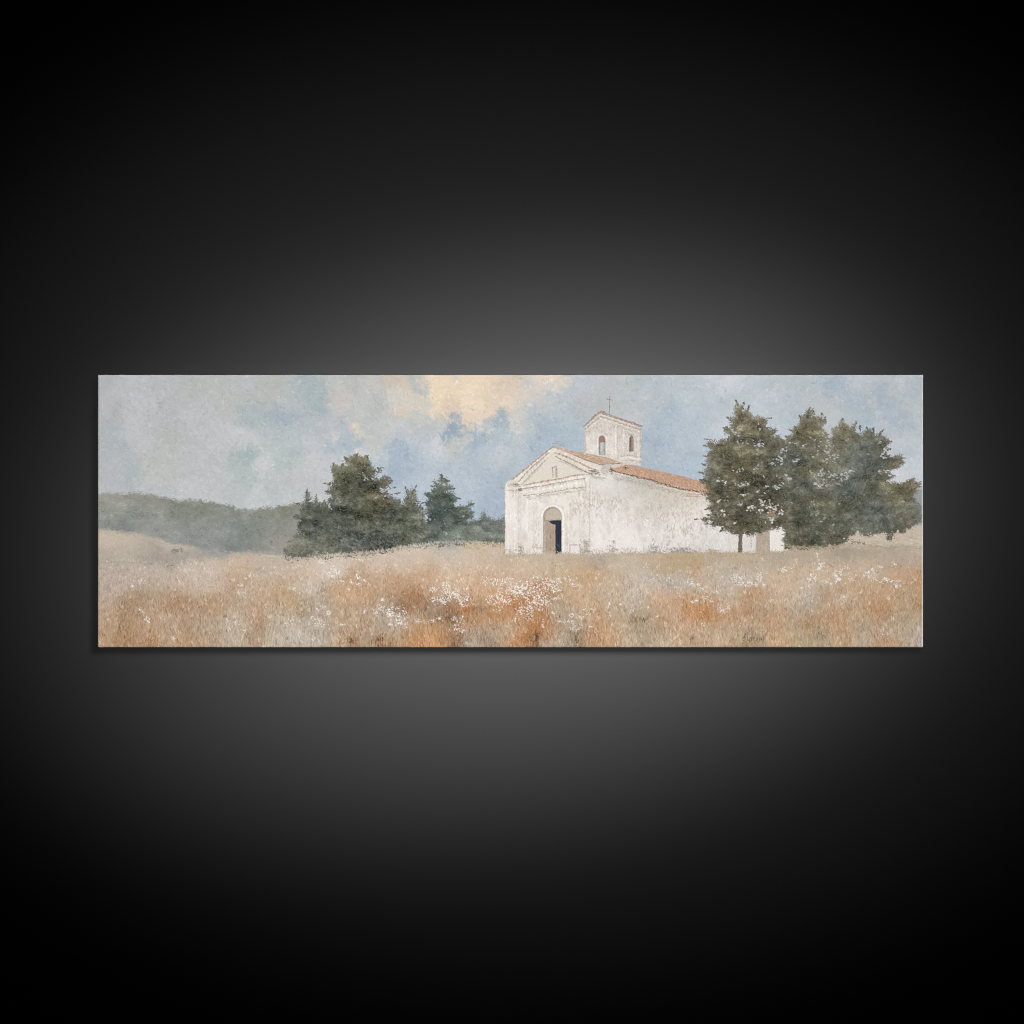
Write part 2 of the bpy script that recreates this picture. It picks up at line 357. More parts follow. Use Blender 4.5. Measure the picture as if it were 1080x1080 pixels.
def leaves(mask, cmap, ident, n, size=(.7, 2.3), spread=1.3, light=20, dark=24, ang=None, seed=1, rim=.35, wid=(.28, .6), sky_rim=True):
    """cover a crown with small touches; touches born on its rim stick out of it"""
    ys, xs = np.nonzero(mask > rim)
    if len(xs) == 0:
        return
    pick = rng.integers(0, len(xs), n)
    X = PX0 + (xs[pick] + rng.random(n)) / S + rng.normal(0, spread, n)
    Y = PY0 + (ys[pick] + rng.random(n)) / S + rng.normal(0, spread, n)
    clump = fbm(X * .6, Y * 1.35, 9, 300 + seed, 3)
    fine = vnoise(X, Y, 4.2, 340 + seed) + .6 * vnoise(X, Y, 2.2, 345 + seed)
    swing = 2.6 * vnoise(X, Y, 7, 350 + seed)
    C = cmap(X + rng.normal(0, 2, n), Y + rng.normal(0, 2, n))
    V = clump * 1.7 + fine * 1.1 + rng.normal(0, .3, n) - .12
    for k in range(n):
        v = V[k]
        c = C[k] + (1.9 * light * v if v > 0 else 1.3 * dark * v) * np.array([1, .98, .9]) + rng.normal(0, 2.2, 3)
        a = (ang if ang is not None else 0) + swing[k] + rng.normal(0, .45)
        dab(X[k], Y[k], rng.uniform(*size), rng.uniform(*wid), a, np.clip(c, 20, 240), rng.uniform(.5, 1), ident)


def gaps(spots, cols, ident=None, spreadx=1.0):
    for (x, y, r, n) in spots:
        for k in range(int(n * .6)):
            c = np.array(cols[rng.integers(len(cols))], float) + rng.normal(0, 6)
            dab(x + rng.normal(0, r * .55 * spreadx), y + rng.normal(0, r * .42), rng.uniform(.8, 2.0), rng.uniform(.42, .9),
                rng.normal(-.15, .6), c, rng.uniform(.35, .85), ident)


def paint_wood():
    wood = field_map(WOODN, 8.0)
    top = [(100, 522), (112, 521.5), (124, 520.8), (135, 520.6), (148, 519.8), (153, 522), (165, 523), (172, 524), (180, 526.5), (192, 529), (203, 527.6),
           (211, 528.6), (218, 530.5), (226, 531), (234, 534), (242, 533.5), (250, 537), (262, 538.5), (272, 537), (283, 536), (290, 536.5), (300, 533.5), (310, 533),
           (325, 531), (345, 531)]
    bot = [(345, 592), (100, 592)]
    m = poly_mask(top + bot, 3.6, 4.5, 21, 1.3)
    base = wood(XX + 6 * fbm(XX, YY, 14, 401), YY + 6 * fbm(XX, YY, 14, 431))
    fill(m, base, WOOD)
    leaves(m, wood, WOOD, 9500, (.7, 2.0), .9, 11, 13, None, 3, .4)
    for k in range(700):
        x = rng.uniform(103, 330)
        y = np.interp(x, [p[0] for p in top], [p[1] for p in top]) + rng.normal(-.2, 1.3)
        dab(x, y, rng.uniform(.5, 1.5), rng.uniform(.25, .6), rng.normal(-.6, .9), wood(x, y + 4) + rng.normal(10, 9), rng.uniform(.2, .65), WOOD if y > 520 and rng.random() < .4 else None)
    # soft vapour hanging low between the far trees
    for k in range(900):
        x, y = rng.uniform(104, 318), rng.uniform(545, 585)
        dab(x, y, rng.uniform(2, 5), rng.uniform(1, 2.5), rng.normal(0, .6), wood(x, y) + rng.normal(5, 4), rng.uniform(.1, .32), hard=1)


GROUND = [(100, 560), (104, 559.7), (112, 560), (122, 560.5), (128, 562), (136, 563), (144, 562), (150, 565), (158, 567), (163, 569.5), (170, 570), (180, 575), (190, 575), (205, 577.5),
          (212, 580), (220, 586), (232, 588), (242, 584), (252, 583), (266, 583.5), (280, 584.5), (295, 586), (304, 588), (320, 589.5), (340, 586.5), (360, 585),
          (375, 583.5), (400, 581.5), (415, 578.5), (430, 576), (445, 575), (460, 572), (480, 571.5), (500, 572), (520, 573), (534, 574), (560, 584), (640, 583), (832, 581),
          (834, 576), (870, 576), (890, 573), (900, 570), (915, 566), (935, 567), (950, 566), (962, 563), (978, 559)]


def paint_field():
    fld0 = field_map(FIELDN, 5.5, .8, warm=.08, even=.42)
    fld = lambda x, y: fld0(x, y) * np.array([1.015, .985, .98])
    m = poly_mask(GROUND + [(980, 690), (96, 690)], 1.2, 4, 61, .6)
    fill(m, fld(XX + 8 * fbm(XX, YY, 10, 501, 4), YY + 8 * fbm(XX, YY, 11, 541, 4)), FIELD)
    inside = m > .6

    def lay(n, far, L, Wd, al, dev, hard, seed, tilt, y0=560, pw=.9):
        X, Y = rng.uniform(PX0, PX1, n), y0 + (PY1 - y0) * rng.random(n) ** pw
        keep = inside[np.clip(((Y - PY0) * S).astype(int), 0, H - 1), np.clip(((X - PX0) * S).astype(int), 0, W - 1)]
        X, Y = X[keep], Y[keep]
        D = np.clip((Y - 575) / 108, 0, 1)
        C = fld(X + rng.normal(0, 1, len(X)) * far * (.4 + D), Y + rng.normal(0, 1, len(X)) * far * (.25 + D))
        T = vnoise(X, Y * .7, 5, seed) * 1.3 + .9 * vnoise(X, Y, 14, seed + 3) + .9 * vnoise(X * 1.6, Y * .8, 2.6, seed + 6)
        V = (rng.normal(0, .55, len(X)) + T) * dev * (.55 + .75 * D)
        for k in range(len(X)):
            d = D[k]
            ang = math.pi / 2 + rng.normal(0, tilt + .55 * (1 - min(d * 1.6, 1)))
            dab(X[k], Y[k], rng.uniform(*L) * (.55 + .75 * d), rng.uniform(*Wd), ang, np.clip(C[k] + V[k] * np.array([1, 1.03, 1.06]) + rng.normal(0, 2.2, 3), 30, 236), rng.uniform(*al), hard=hard)

    lay(10000, 6, (1.6, 4.4), (.7, 1.6), (.35, .8), 15, 1.8, 571, .45)
    lay(16000, 5.5, (1.0, 3.8), (.4, .85), (.35, .9), 18, 2.2, 573, .32)
    lay(17000, 4, (.6, 2.6), (.3, .6), (.4, 1), 24, 2.2, 577, .4, 562, .82)
    # tufts: thin blades fanning up from one foot
    n = 4600
    X, Y = rng.uniform(PX0, PX1, n), 590 + (PY1 - 590) * rng.random(n) ** .85
    C = fld(X + rng.normal(0, 5, n), Y + rng.normal(0, 4, n))
    V = rng.normal(3, 17, n) + 18 * vnoise(X, Y, 9, 587)
    for k in range(n):
        d = (Y[k] - 575) / 108
        for q in range(rng.integers(3, 7)):
            lean = rng.normal(0, .24)
            L = rng.uniform(.9, 2.4) * (.5 + .8 * d)
            dab(X[k] + rng.normal(0, .9) + lean * L, Y[k] - L + rng.normal(0, .6), L, rng.uniform(.26, .42), math.pi / 2 + lean, np.clip(C[k] + V[k] + rng.normal(0, 9), 40, 236), rng.uniform(.4, .95), hard=2.4)
    # bolder upright strokes of straw, rust and grey
    n = 3400
    X, Y = rng.uniform(PX0, PX1, n), 604 + (PY1 - 604) * rng.random(n) ** .9
    C = fld(X + rng.normal(0, 7, n), Y + rng.normal(0, 5, n))
    V = 26 * vnoise(X, Y, 8, 593) + rng.normal(0, 15, n)
    for k in range(n):
        d = (Y[k] - 575) / 108
        dab(X[k], Y[k], rng.uniform(1.4, 4.6) * (.45 + .7 * d), rng.uniform(.34, .75), math.pi / 2 + rng.normal(0, .2), np.clip(C[k] + V[k] * np.array([1, 1.02, 1.02]), 50, 228), rng.uniform(.3, .85), hard=2.2)
    for (x, y, r, q, c) in [(370, 676, 4, 34, (112, 74, 52)), (400, 675, 5, 30, (132, 86, 60)), (475, 652, 5, 36, (110, 76, 54)), (493, 643, 4, 26, (172, 104, 60)), (566, 671, 3, 26, (92, 64, 46)), (565, 660, 7, 50, (168, 102, 60)), (608, 675, 3, 26, (104, 84, 62)),
                            (430, 640, 8, 46, (140, 102, 76)), (422, 646, 4, 22, (118, 92, 74)), (487, 672, 6, 40, (124, 94, 72)), (510, 673, 5, 26, (132, 116, 100)), (680, 653, 4, 24, (104, 96, 72)), (668, 654, 4, 18, (142, 120, 96)), (628, 667, 5, 24, (160, 104, 70)), (158, 675, 4, 22, (162, 112, 74)),
                            (262, 671, 4, 18, (160, 120, 90)), (270, 677, 4, 16, (160, 112, 80)), (227, 668, 4, 16, (164, 126, 94)), (737, 648, 9, 60, (178, 120, 74)), (730, 673, 3, 16, (132, 116, 92)), (868, 671, 4, 26, (126, 112, 86)), (320, 648, 5, 24, (148, 130, 106)), (340, 622, 3, 14, (148, 124, 104)),
                            (507, 641, 3, 16, (118, 102, 86)), (440, 626, 6, 30, (156, 112, 78)), (545, 640, 7, 40, (166, 106, 64)), (453, 648, 3, 16, (128, 122, 108)), (545, 672, 6, 26, (176, 122, 80)), (440, 672, 7, 34, (180, 124, 78)), (790, 646, 10, 36, (172, 126, 86)), (895, 640, 10, 30, (170, 128, 92)), (930, 646, 10, 34, (168, 124, 88)),
                            (175, 640, 12, 40, (160, 126, 94)), (135, 640, 8, 30, (158, 126, 94)), (852, 660, 4, 24, (166, 126, 88)), (705, 614, 8, 26, (160, 160, 154)), (622, 608, 8, 18, (190, 146, 108)), (735, 601, 7, 16, (186, 148, 112)), (970, 640, 6, 30, (168, 126, 90))]:
        for k in range(q):
            dab(x + rng.normal(0, r * .55), y + rng.normal(0, r * .5), rng.uniform(.6, 1.9), rng.uniform(.3, .6), math.pi / 2 + rng.normal(0, .5), np.array(c) + rng.normal(0, 13), rng.uniform(.3, .85))
    # fine pale stalks
    for k in range(2000):
        x, y = rng.uniform(PX0, PX1), rng.uniform(616, PY1)
        c = fld(x, y) + rng.uniform(10, 34)
        a0 = math.pi / 2 + rng.normal(0, .22)
        dab(x, y, rng.uniform(1.2, 4.2), .32, a0, np.clip(c, 0, 235), rng.uniform(.3, .8))
    for k in range(1300):
        x, y = rng.uniform(PX0, PX1), rng.uniform(612, PY1)
        c = fld(x, y) * rng.uniform(.62, .85)
        dab(x, y, rng.uniform(.8, 2.6), .32, math.pi / 2 + rng.normal(0, .4), c, rng.uniform(.25, .7))
    # the darker rut below the knoll on the left, and the pale strip after it
    line([(103, 593.2), (120, 593.4), (135, 593), (160, 594.5), (172, 595.5), (184, 597)], .5, (160, 154, 140), .45)
    line([(104, 560.4), (126, 561), (143, 562.6), (152, 566), (172, 571), (182, 575.6), (210, 578)], .55, (206, 193, 175), .4)
    line([(176, 597.5), (183, 596.2)], .5, (118, 112, 100), .7)
    line([(225, 604), (205, 602), (190, 601)], .9, (214, 202, 190), .5)
    line([(258, 585), (285, 586.5), (304, 588)], .7, (208, 198, 184), .6)
    line([(296, 588), (303, 590), (312, 585)], .6, (120, 114, 100), .7)
    hx, hy = [p[0] for p in GROUND[:18]], [p[1] for p in GROUND[:18]]
    for k in range(900):
        x = rng.uniform(104, 312)
        y = np.interp(x, hx, hy) + rng.normal(.5, 1.8)
        c = np.array((172, 166, 154)) if x > 205 else np.array((186, 176, 162))
        dab(x, y, rng.uniform(1, 3.4), rng.uniform(.4, 1.1), rng.normal(.1, .4), c + rng.normal(0, 9), rng.uniform(.15, .55), hard=1.3)
    for k in range(260):
        x = rng.uniform(205, 240)
        dab(x, 584 + rng.normal(0, 2.6), rng.uniform(1.2, 3), rng.uniform(.5, 1.2), rng.normal(0, .5), np.array((166, 162, 154)) + rng.normal(0, 8), rng.uniform(.15, .5), hard=1.3)
    for k in range(60):
        dab(rng.uniform(180, 192), 581 + rng.normal(0, 1.4), rng.uniform(.7, 1.6), .5, rng.normal(0, .8), (132, 134, 124), .6)
    for k in range(100):
        dab(rng.uniform(146, 215), 589 + rng.normal(0, 2.6), rng.uniform(.7, 2.2), .5, math.pi / 2 + rng.normal(0, .5), (160, 154, 142), .45)


def crown(pts, notes, ident, n, warp=3.2, ws=5., seed=7, sig=6., lace=.15, sat=.85, lift=-1, **kw):
    foot = max(p[1] for p in pts) - 7
    pts = [(p[0], p[1] + 2.2 if p[1] > foot else p[1]) for p in pts]
    cm0 = field_map(notes, sig, sat)
    cm = lambda x, y: cm0(x, y) * np.array([.985, 1.0, .97]) + lift
    m = poly_mask(pts, warp, ws, seed, .7, lace)
    tm = cm(XX + 6 * fbm(XX, YY, 8, seed + 600), YY + 6 * fbm(XX, YY, 8, seed + 630))
    tm = tm + (20 * fbm(XX, YY, 6, seed + 660, 3))[..., None]
    fill(m * .9, np.clip(tm, 20, 240))
    IDS[(m > .5)] = ident
    leaves(m, cm, ident, n, seed=seed, **kw)
    # feathery sprays sweeping outwards and a little up from the middle of the crown
    cx = sum(p[0] for p in pts) / len(pts)
    y0, y1 = min(p[1] for p in pts), max(p[1] for p in pts)
    half = (max(p[0] for p in pts) - min(p[0] for p in pts)) / 2
    edge = (m > .3) & (poly_mask(pts, warp, ws, seed, 4.5) < .95)
    ys, xs = np.nonzero(edge)
    for k in rng.integers(0, len(xs), n // 5):
        x, y = PX0 + xs[k] / S, PY0 + ys[k] / S
        if y > y1 - 7:
            continue
        out = np.clip((x - cx) / half, -1, 1)
        up = 1.1 - 1.35 * (y - y0) / (y1 - y0)
        ang = math.atan2(-up + rng.normal(0, .45), out * 1.5 + rng.normal(0, .35))
        L = rng.uniform(.8, 2.3)
        c = cm(x, y) + rng.normal(-3, 13)
        dab(x + math.cos(ang) * L * .7, y + math.sin(ang) * L * .7, L, rng.uniform(.2, .38), ang, np.clip(c, 30, 200), rng.uniform(.4, .95), ident)
    # lost edges: thin veils of the colour behind dragged over the outline, and of leaf colour out into the air
    ys, xs = np.nonzero((m > .2) & (poly_mask(pts, warp, ws, seed, 2.6) < .93))
    for k in rng.integers(0, len(xs), n // 6):
        x, y = PX0 + xs[k] / S, PY0 + ys[k] / S
        if y > y1 - 6:
            continue
        i0, j0 = int(np.clip((x + np.sign(x - cx) * 5 - PX0) * S, 0, W - 1)), int(np.clip((y - 3 - PY0) * S, 0, H - 1))
        c = IMG[j0, i0] * .55 + cm(x, y) * .45
        dab(x + rng.normal(0, 1.2), y + rng.normal(0, 1.1), rng.uniform(.8, 2.2), rng.uniform(.4, .9), rng.normal(0, .9), c, rng.uniform(.12, .4), hard=1.2)
    # loose, half-dry touches round the rim
    rim = (m > .25) & (poly_mask([(p[0], p[1]) for p in pts], warp, ws, seed, 3.2) < .93)
    ys, xs = np.nonzero(rim)
    for k in rng.integers(0, len(xs), n // 7):
        x, y = PX0 + xs[k] / S, PY0 + ys[k] / S
        dab(x + rng.normal(0, 1.6), y + rng.normal(0, 1.5), rng.uniform(.5, 1.4), rng.uniform(.25, .5), rng.normal(0, 1), cm(x, y) + rng.normal(8, 14), rng.uniform(.35, .85), ident if rng.random() < .5 else None)
    return m


def bough(x0, y0, x1, y1, n, cols, ident, up=.0):
    """a ragged, tapering spray of leaf touches reaching out of a crown"""
    for k in range(n):
        t = rng.random() ** .7
        w = (1 - t) * 2.6 + .35
        x, y = x0 + (x1 - x0) * t, y0 + (y1 - y0) * t
        c = np.array(cols[rng.integers(len(cols))], float) + rng.normal(0, 9)
        dab(x + rng.normal(0, .6), y + rng.normal(0, w * .5), rng.uniform(.6, 1.5), rng.uniform(.3, .6),
            math.atan2(y1 - y0, x1 - x0) + rng.normal(0, .6), c, rng.uniform(.6, 1), ident)


def paint_left_trees():
    olive = [(108, 106, 88), (92, 92, 76), (78, 79, 67), (120, 116, 96)]
    cool = [(88, 95, 90), (74, 82, 82), (104, 110, 102)]
    # low shrub by the chapel wall and the hazy bushes before it
    crown([(488, 573), (486, 556), (492, 549), (499, 548), (505, 546), (508, 541), (511, 536), (513.5, 537), (515, 544), (519, 547), (524, 549), (528, 544), (533, 541), (536, 541), (536, 573)],
          "495,565,112,118,108;505,560,112,118,112;512,545,104,110,106;515,560,104,108,104;528,555,112,114,110;520,570,112,116,106;533,548,126,130,128;490,553,108,115,108;498,570,120,124,114",
          T_SHRUB, 1500, 2.4, 4, 41, light=18, dark=20)
    # dark conifer
    crown([(452, 574), (446, 560), (449, 545), (452, 535), (445, 531), (451, 528), (446, 521), (452, 519), (456, 521), (454, 514), (459, 514), (457, 508), (462, 509), (464, 504), (466, 500), (468, 505), (473, 507),
           (471, 511), (477, 513), (475, 517), (480, 521), (479, 525), (484, 527), (481, 532), (487, 534), (492, 532), (496, 531), (499, 534), (496, 540), (500, 545), (494, 551), (497, 557), (490, 565), (488, 573)],
          "466,508,104,106,94;466,520,84,92,84;455,530,80,87,84;470,530,90,98,88;478,535,84,92,86;460,545,70,78,78;475,545,80,88,84;490,540,98,104,94;485,550,92,98,92;460,560,92,100,96;470,563,98,106,98;480,566,112,118,110;450,565,92,98,92;480,558,116,124,118",
          T_CON, 2600, 2.4, 4, 43, light=18, dark=20)
    for a in [(462, 512, 455, 513), (459, 520, 448, 521), (455, 528, 445, 531), (474, 514, 480, 516), (478, 524, 485, 526), (482, 534, 499, 532), (484, 540, 500, 541), (466, 506, 466, 500), (470, 508, 474, 507)]:
        bough(*a, 26, cool, T_CON)
    # thin tree between
    crown([(424, 577), (422, 560), (424, 545), (421, 535), (426, 530), (428, 522), (430, 517), (432, 513), (434, 516), (437, 513), (437, 520), (440, 524), (438, 530), (444, 533), (448, 540), (450, 552), (454, 566), (450, 575)],
          "433,520,116,114,98;432,530,98,98,82;440,540,96,97,84;430,545,84,86,76;440,558,90,92,80;430,568,92,92,80;447,552,108,112,104;446,568,96,98,88",
          T_THIN, 1700, 2.6, 4, 45, light=24, dark=22)
    for a in [(432, 524, 427, 513), (434, 522, 439, 512), (433, 530, 443, 529), (430, 534, 422, 533), (437, 538, 447, 537)]:
        bough(*a, 20, olive, T_THIN)
    gaps([(440, 534, 3, 10), (446, 541, 4, 12), (424, 538, 2.5, 7), (441, 545, 3, 6)], [(150, 154, 150), (165, 170, 172)], None)
    # shrubby tree at the left end
    crown([(298, 588), (300, 580), (306, 575), (303, 571), (311, 570), (309, 566), (315, 562), (313, 556), (316, 551), (312, 545), (318, 541), (315, 534), (321, 531), (320, 525), (323, 522), (324, 515), (326, 521), (329, 527),
           (332, 531), (333, 523), (335, 528), (339, 533), (345, 530), (349, 534), (352, 588)],
          "324,522,118,120,108;320,535,100,102,90;318,548,78,82,76;330,540,92,94,84;335,555,82,86,82;320,562,96,98,86;306,578,112,112,98;318,580,118,116,100;340,575,104,106,96;310,585,110,106,90;345,545,84,86,76;330,568,94,98,90;335,582,112,110,98",
          T_BUSH, 2600, 2.8, 4, 47, light=20, dark=22)
    for a in [(324, 524, 324, 515), (318, 534, 313, 531), (333, 530, 334, 521), (340, 534, 343, 527), (316, 548, 310, 545), (312, 570, 301, 572), (306, 579, 299, 580)]:
        bough(*a, 22, [(104, 106, 94), (88, 90, 80), (122, 122, 108)], T_BUSH)
    # the big tree
    m = crown([(340, 587), (336, 570), (344, 552), (340, 541), (349, 536), (346, 529), (351, 526), (345, 520), (350, 515), (343, 511), (348, 508), (351, 503), (349, 497), (351, 490), (354, 489), (358, 494), (361, 491), (365, 494), (367, 490), (365, 485),
               (370, 482), (376, 480), (381, 482), (386, 481), (391, 484), (392, 489), (394, 494), (398, 495), (402, 493), (400, 498), (394, 502), (397, 504), (405, 503), (411, 505), (414, 509), (409, 514), (416, 515), (410, 519), (412, 524), (420, 528), (428, 540), (430, 556), (432, 577), (400, 583), (370, 585)],
              "372,487,118,114,92;385,488,116,112,90;354,497,116,113,94;360,505,104,102,82;375,500,98,96,78;390,500,92,90,74;402,497,90,88,74;352,515,92,90,76;365,515,82,82,70;380,512,84,83,70;395,510,86,84,70;408,510,104,98,80;357,530,78,80,72;375,528,80,80,66;390,525,96,90,68;398,524,118,108,82,4;405,530,112,102,78,4;410,520,100,96,80;365,545,76,78,70;385,543,84,84,66;400,545,82,82,68;415,545,78,80,72;350,555,92,94,84;370,560,80,84,78;388,555,82,82,66;405,560,76,78,72;425,555,86,86,72;345,572,106,106,92;365,574,92,95,92;385,572,90,94,94;405,574,86,90,88;420,568,84,86,78;350,582,116,114,98;375,581,104,104,94;400,579,104,98,84;425,575,92,90,76",
              T_BIG, 8200, 3.0, 4.5, 49, light=24, dark=26)
    for a in [(352, 497, 352, 488), (366, 488, 364, 482), (376, 484, 377, 478), (388, 486, 388, 480), (394, 496, 404, 493), (398, 505, 415, 507), (405, 515, 418, 514), (408, 522, 422, 520), (352, 510, 341, 510), (352, 517, 344, 519), (352, 525, 346, 527), (360, 494, 362, 489)]:
        bough(*a, 24, olive, T_BIG)
    gaps([(395, 505, 2.4, 12), (399, 504, 2, 7), (403, 517, 3, 12), (406, 518, 2, 5), (398, 497, 2, 4), (384, 498, 1.2, 3), (408, 524, 2, 5), (412, 512, 2, 6), (349, 512, 1.5, 3), (399, 527, 2.5, 3)],
         [(196, 200, 206), (206, 204, 204), (188, 196, 206)], SKY, 1.6)
    for k in range(260):
        x, y = rng.normal(309, 9), rng.normal(574, 8)
        dab(x, min(y, 588), rng.uniform(1.4, 3.6), rng.uniform(.6, 1.5), rng.normal(0, .7), np.array((152, 149, 140)) + rng.normal(0, 8), rng.uniform(.08, .38), hard=1.2)
    for k in range(620):
        x, y = rng.uniform(305, 505), rng.uniform(553, 579)
        dab(x, y, rng.uniform(1.6, 4.5), rng.uniform(.8, 1.8), rng.normal(0, .6), np.array((138, 140, 130)) + rng.normal(0, 8), rng.uniform(.06, .32) * (.3 + .7 * (y - 553) / 26), hard=1.2)
    # light, dry twigs in the lower, hazier half
    for k in range(420):
        x, y = rng.uniform(325, 450), rng.uniform(550, 578)
        dab(x, y, rng.uniform(1.0, 2.6), .26, math.pi / 2 + rng.normal(0, .7), (128, 132, 126), rng.uniform(.15, .5))
    fld = field_map(FIELDN, 6., .8, warm=.08)
    for k in range(1100):
        x = rng.uniform(296, 535)
        yb = np.interp(x, [p[0] for p in GROUND], [p[1] for p in GROUND])
        dab(x, yb + rng.normal(.5, 1.0), rng.uniform(.6, 1.9), .5, math.pi / 2 + rng.normal(0, .6), fld(x, yb + 4) + rng.normal(-4, 11), rng.uniform(.25, .7), FIELD)


def stain(pts, col, n, a=.35, warp=2., seed=1, L=(.8, 2.5), vert=True):
    m = poly_mask(pts, warp, 4, seed, 1.0)
    ys, xs = np.nonzero(m > .4)
    if not len(xs):
        return
    for k in rng.integers(0, len(xs), n):
        ang = math.pi / 2 + rng.normal(0, .35) if vert else rng.uniform(0, 3.14)
        dab(PX0 + xs[k] / S, PY0 + ys[k] / S, rng.uniform(*L), rng.uniform(.35, .9), ang, np.asarray(col) + rng.normal(0, 8), a * rng.uniform(.4, 1), hard=1.4)


def paint_church():
    wallpts = [(533, 585), (533, 513), (535, 508), (540, 506), (583, 472), (632, 488), (636, 492), (646, 495), (655, 498), (680, 505), (710, 512), (752, 520), (800, 545), (832, 557), (832, 582), (640, 584)]
    m = poly_mask(wallpts, .9, 3, 71, .5)
    wn = """538,540,226,218,212;545,575,222,213,206;560,545,224,216,210;560,570,222,214,207;600,545,222,214,207;605,570,220,212,206;630,545,224,216,211;650,540,220,213,208
    640,565,226,218,213;660,570,226,218,213;680,540,208,199,189;690,525,206,198,188;700,545,218,210,203;670,525,214,207,199;665,545,222,215,210;690,550,219,211,205;700,570,224,216,212
    720,550,226,218,213;740,550,224,217,213;735,530,222,214,208;720,535,216,207,198;755,560,219,213,208;760,570,213,209,205;770,570,216,211,207;650,515,212,206,200;640,510,216,210,204
    660,510,204,199,192;680,513,192,188,178;720,525,206,197,184;575,500,216,208,196;590,505,214,206,194;560,520,222,214,206;600,515,224,217,208;822,570,222,213,206;790,570,214,208,202"""
    wc0 = field_map(wn, 8.0)
    wc = lambda x, y: wc0(x, y) + np.array([2., 2.3, 2.6])
    fill(m, wc(XX + 3 * fbm(XX, YY, 9, 811), YY + 6 * fbm(XX, YY, 9, 821)), WALL)
    inside = m > .5
    ys, xs = np.nonzero(inside)
    for k in rng.integers(0, len(xs), 12000):                      # plaster laid on in small touches
        x, y = PX0 + xs[k] / S, PY0 + ys[k] / S
        v = rng.normal(0, 4) + 22 * vnoise(np.array(x), np.array(y) * .7, 6, 841) + 12 * vnoise(np.array(x) * 1.4, np.array(y) * .5, 13, 845) - (rng.random() < .04) * rng.uniform(6, 16) - 1
        dab(x, y, rng.uniform(.6, 1.8), rng.uniform(.35, .8), rng.choice([math.pi / 2, .8, -.7]) + rng.normal(0, .3), wc(x, y) + v * np.array([1, 1.02, 1.05]), rng.uniform(.35, .85), clip=m)
    clipw = m

    def wstain(pts, col, n, a=.35, seed=1, **k):
        stain(pts, col, n, a, seed=seed, **k)
    # weathering on the long wall
    wstain([(672, 514), (700, 520), (699, 552), (690, 558), (680, 552), (676, 540)], (188, 180, 168), 260, .4, 3)
    wstain([(690, 515), (696, 517), (696, 583), (688, 583)], (196, 188, 178), 130, .4, 4)
    wstain([(661, 543), (671, 543), (670, 553), (662, 555)], (196, 186, 174), 45, .45, 5)
    wstain([(705, 517), (748, 526), (748, 535), (712, 531)], (194, 182, 166), 170, .45, 6)
    wstain([(645, 500), (700, 513), (702, 518), (650, 508)], (178, 174, 164), 260, .5, 7, vert=False)
    wstain([(718, 556), (729, 560), (730, 566), (720, 562)], (184, 172, 158), 40, .5, 8, vert=False)
    wstain([(754, 555), (768, 557), (767, 583), (755, 583)], (206, 204, 201), 90, .4, 9)
    wstain([(618, 512), (624, 512), (626, 584), (614, 584)], (196, 186, 178), 150, .4, 10)
    wstain([(636, 515), (646, 520), (648, 545), (640, 560)], (204, 196, 192), 120, .35, 11)
    # grime worked over the whole wall in vertical drags and scumbles
    n = 6500
    X, Y = rng.uniform(533, 832, n), rng.uniform(486, 584, n)
    G = fbm(X, Y * .6, 18, 871, 3) + .45 * vnoise(X, Y * .4, 6, 877)
    for k in range(n):
        if G[k] > .02:
            c = np.array((190, 180, 168)) if rng.random() < .7 else np.array((168, 158, 148))
            dab(X[k], Y[k], rng.uniform(.8, 3.0), rng.uniform(.45, 1.1), math.pi / 2 + rng.normal(0, .4), c + rng.normal(0, 10), rng.uniform(.15, .6) * min(1, .25 + G[k] * 2), clip=m, hard=1.4)
        elif G[k] < -.3 and rng.random() < .5:
            dab(X[k], Y[k], rng.uniform(.7, 2.2), rng.uniform(.4, .9), rng.normal(.8, .8), np.array((233, 227, 222)) + rng.normal(0, 5), rng.uniform(.3, .75), clip=m)
    # broad, thin washes of grey and beige
    for k in range(170):
        x, y = rng.uniform(534, 830), rng.uniform(498, 583)
        c = np.array((194, 183, 170)) if rng.random() < .6 else np.array((186, 182, 176))
        dab(x, y, rng.uniform(3, 9), rng.uniform(1.4, 3.6), math.pi / 2 + rng.normal(0, .35), c, rng.uniform(.1, .34), clip=m, hard=1.1)
    # soft shade painted under cornice and eaves
    for (ax, ay, bx, by, n) in [(552, 517, 617, 506, 130), (553, 525, 618, 515.6, 150), (584, 482, 624, 500, 110), (579, 481, 553, 508, 110), (650, 503, 745, 525, 260), (624, 502, 638, 504, 60), (534, 517, 547, 517, 50)]:
        for k in range(n):
            t = rng.random()
            dab(ax + (bx - ax) * t + rng.normal(0, .8), ay + (by - ay) * t + abs(rng.normal(0, 1.3)), rng.uniform(.8, 2.2), rng.uniform(.4, .8), math.atan2(by - ay, bx - ax) + rng.normal(0, .3), np.array((182, 172, 160)) + rng.normal(0, 10), rng.uniform(.15, .5), hard=1.4)
    # pilaster edges on the front
    for x, y0, y1, c, a in [(547, 517, 580, (196, 184, 176), .55), (548.6, 517, 575, (204, 194, 186), .4), (563, 528, 582, (202, 193, 184), .45), (556, 525, 560, (238, 232, 228), .6), (570, 545, 582, (234, 228, 224), .6),
                            (600, 525, 575, (234, 228, 223), .5), (611, 520, 578, (202, 192, 183), .4), (616, 520, 578, (196, 186, 178), .5), (622, 508, 575, (186, 174, 166), .6), (624, 508, 575, (226, 218, 214), .6),
                            (640, 503, 520, (206, 198, 192), .4), (647, 505, 560, (212, 204, 200), .4), (536, 515, 582, (232, 226, 222), .6), (543, 515, 582, (232, 225, 221), .5), (594.5, 545, 580, (208, 199, 191), .5)]:
        line([(x, y0), (x + rng.normal(0, .2), (y0 + y1) / 2), (x, y1)], .55, c, a, rough=.3)
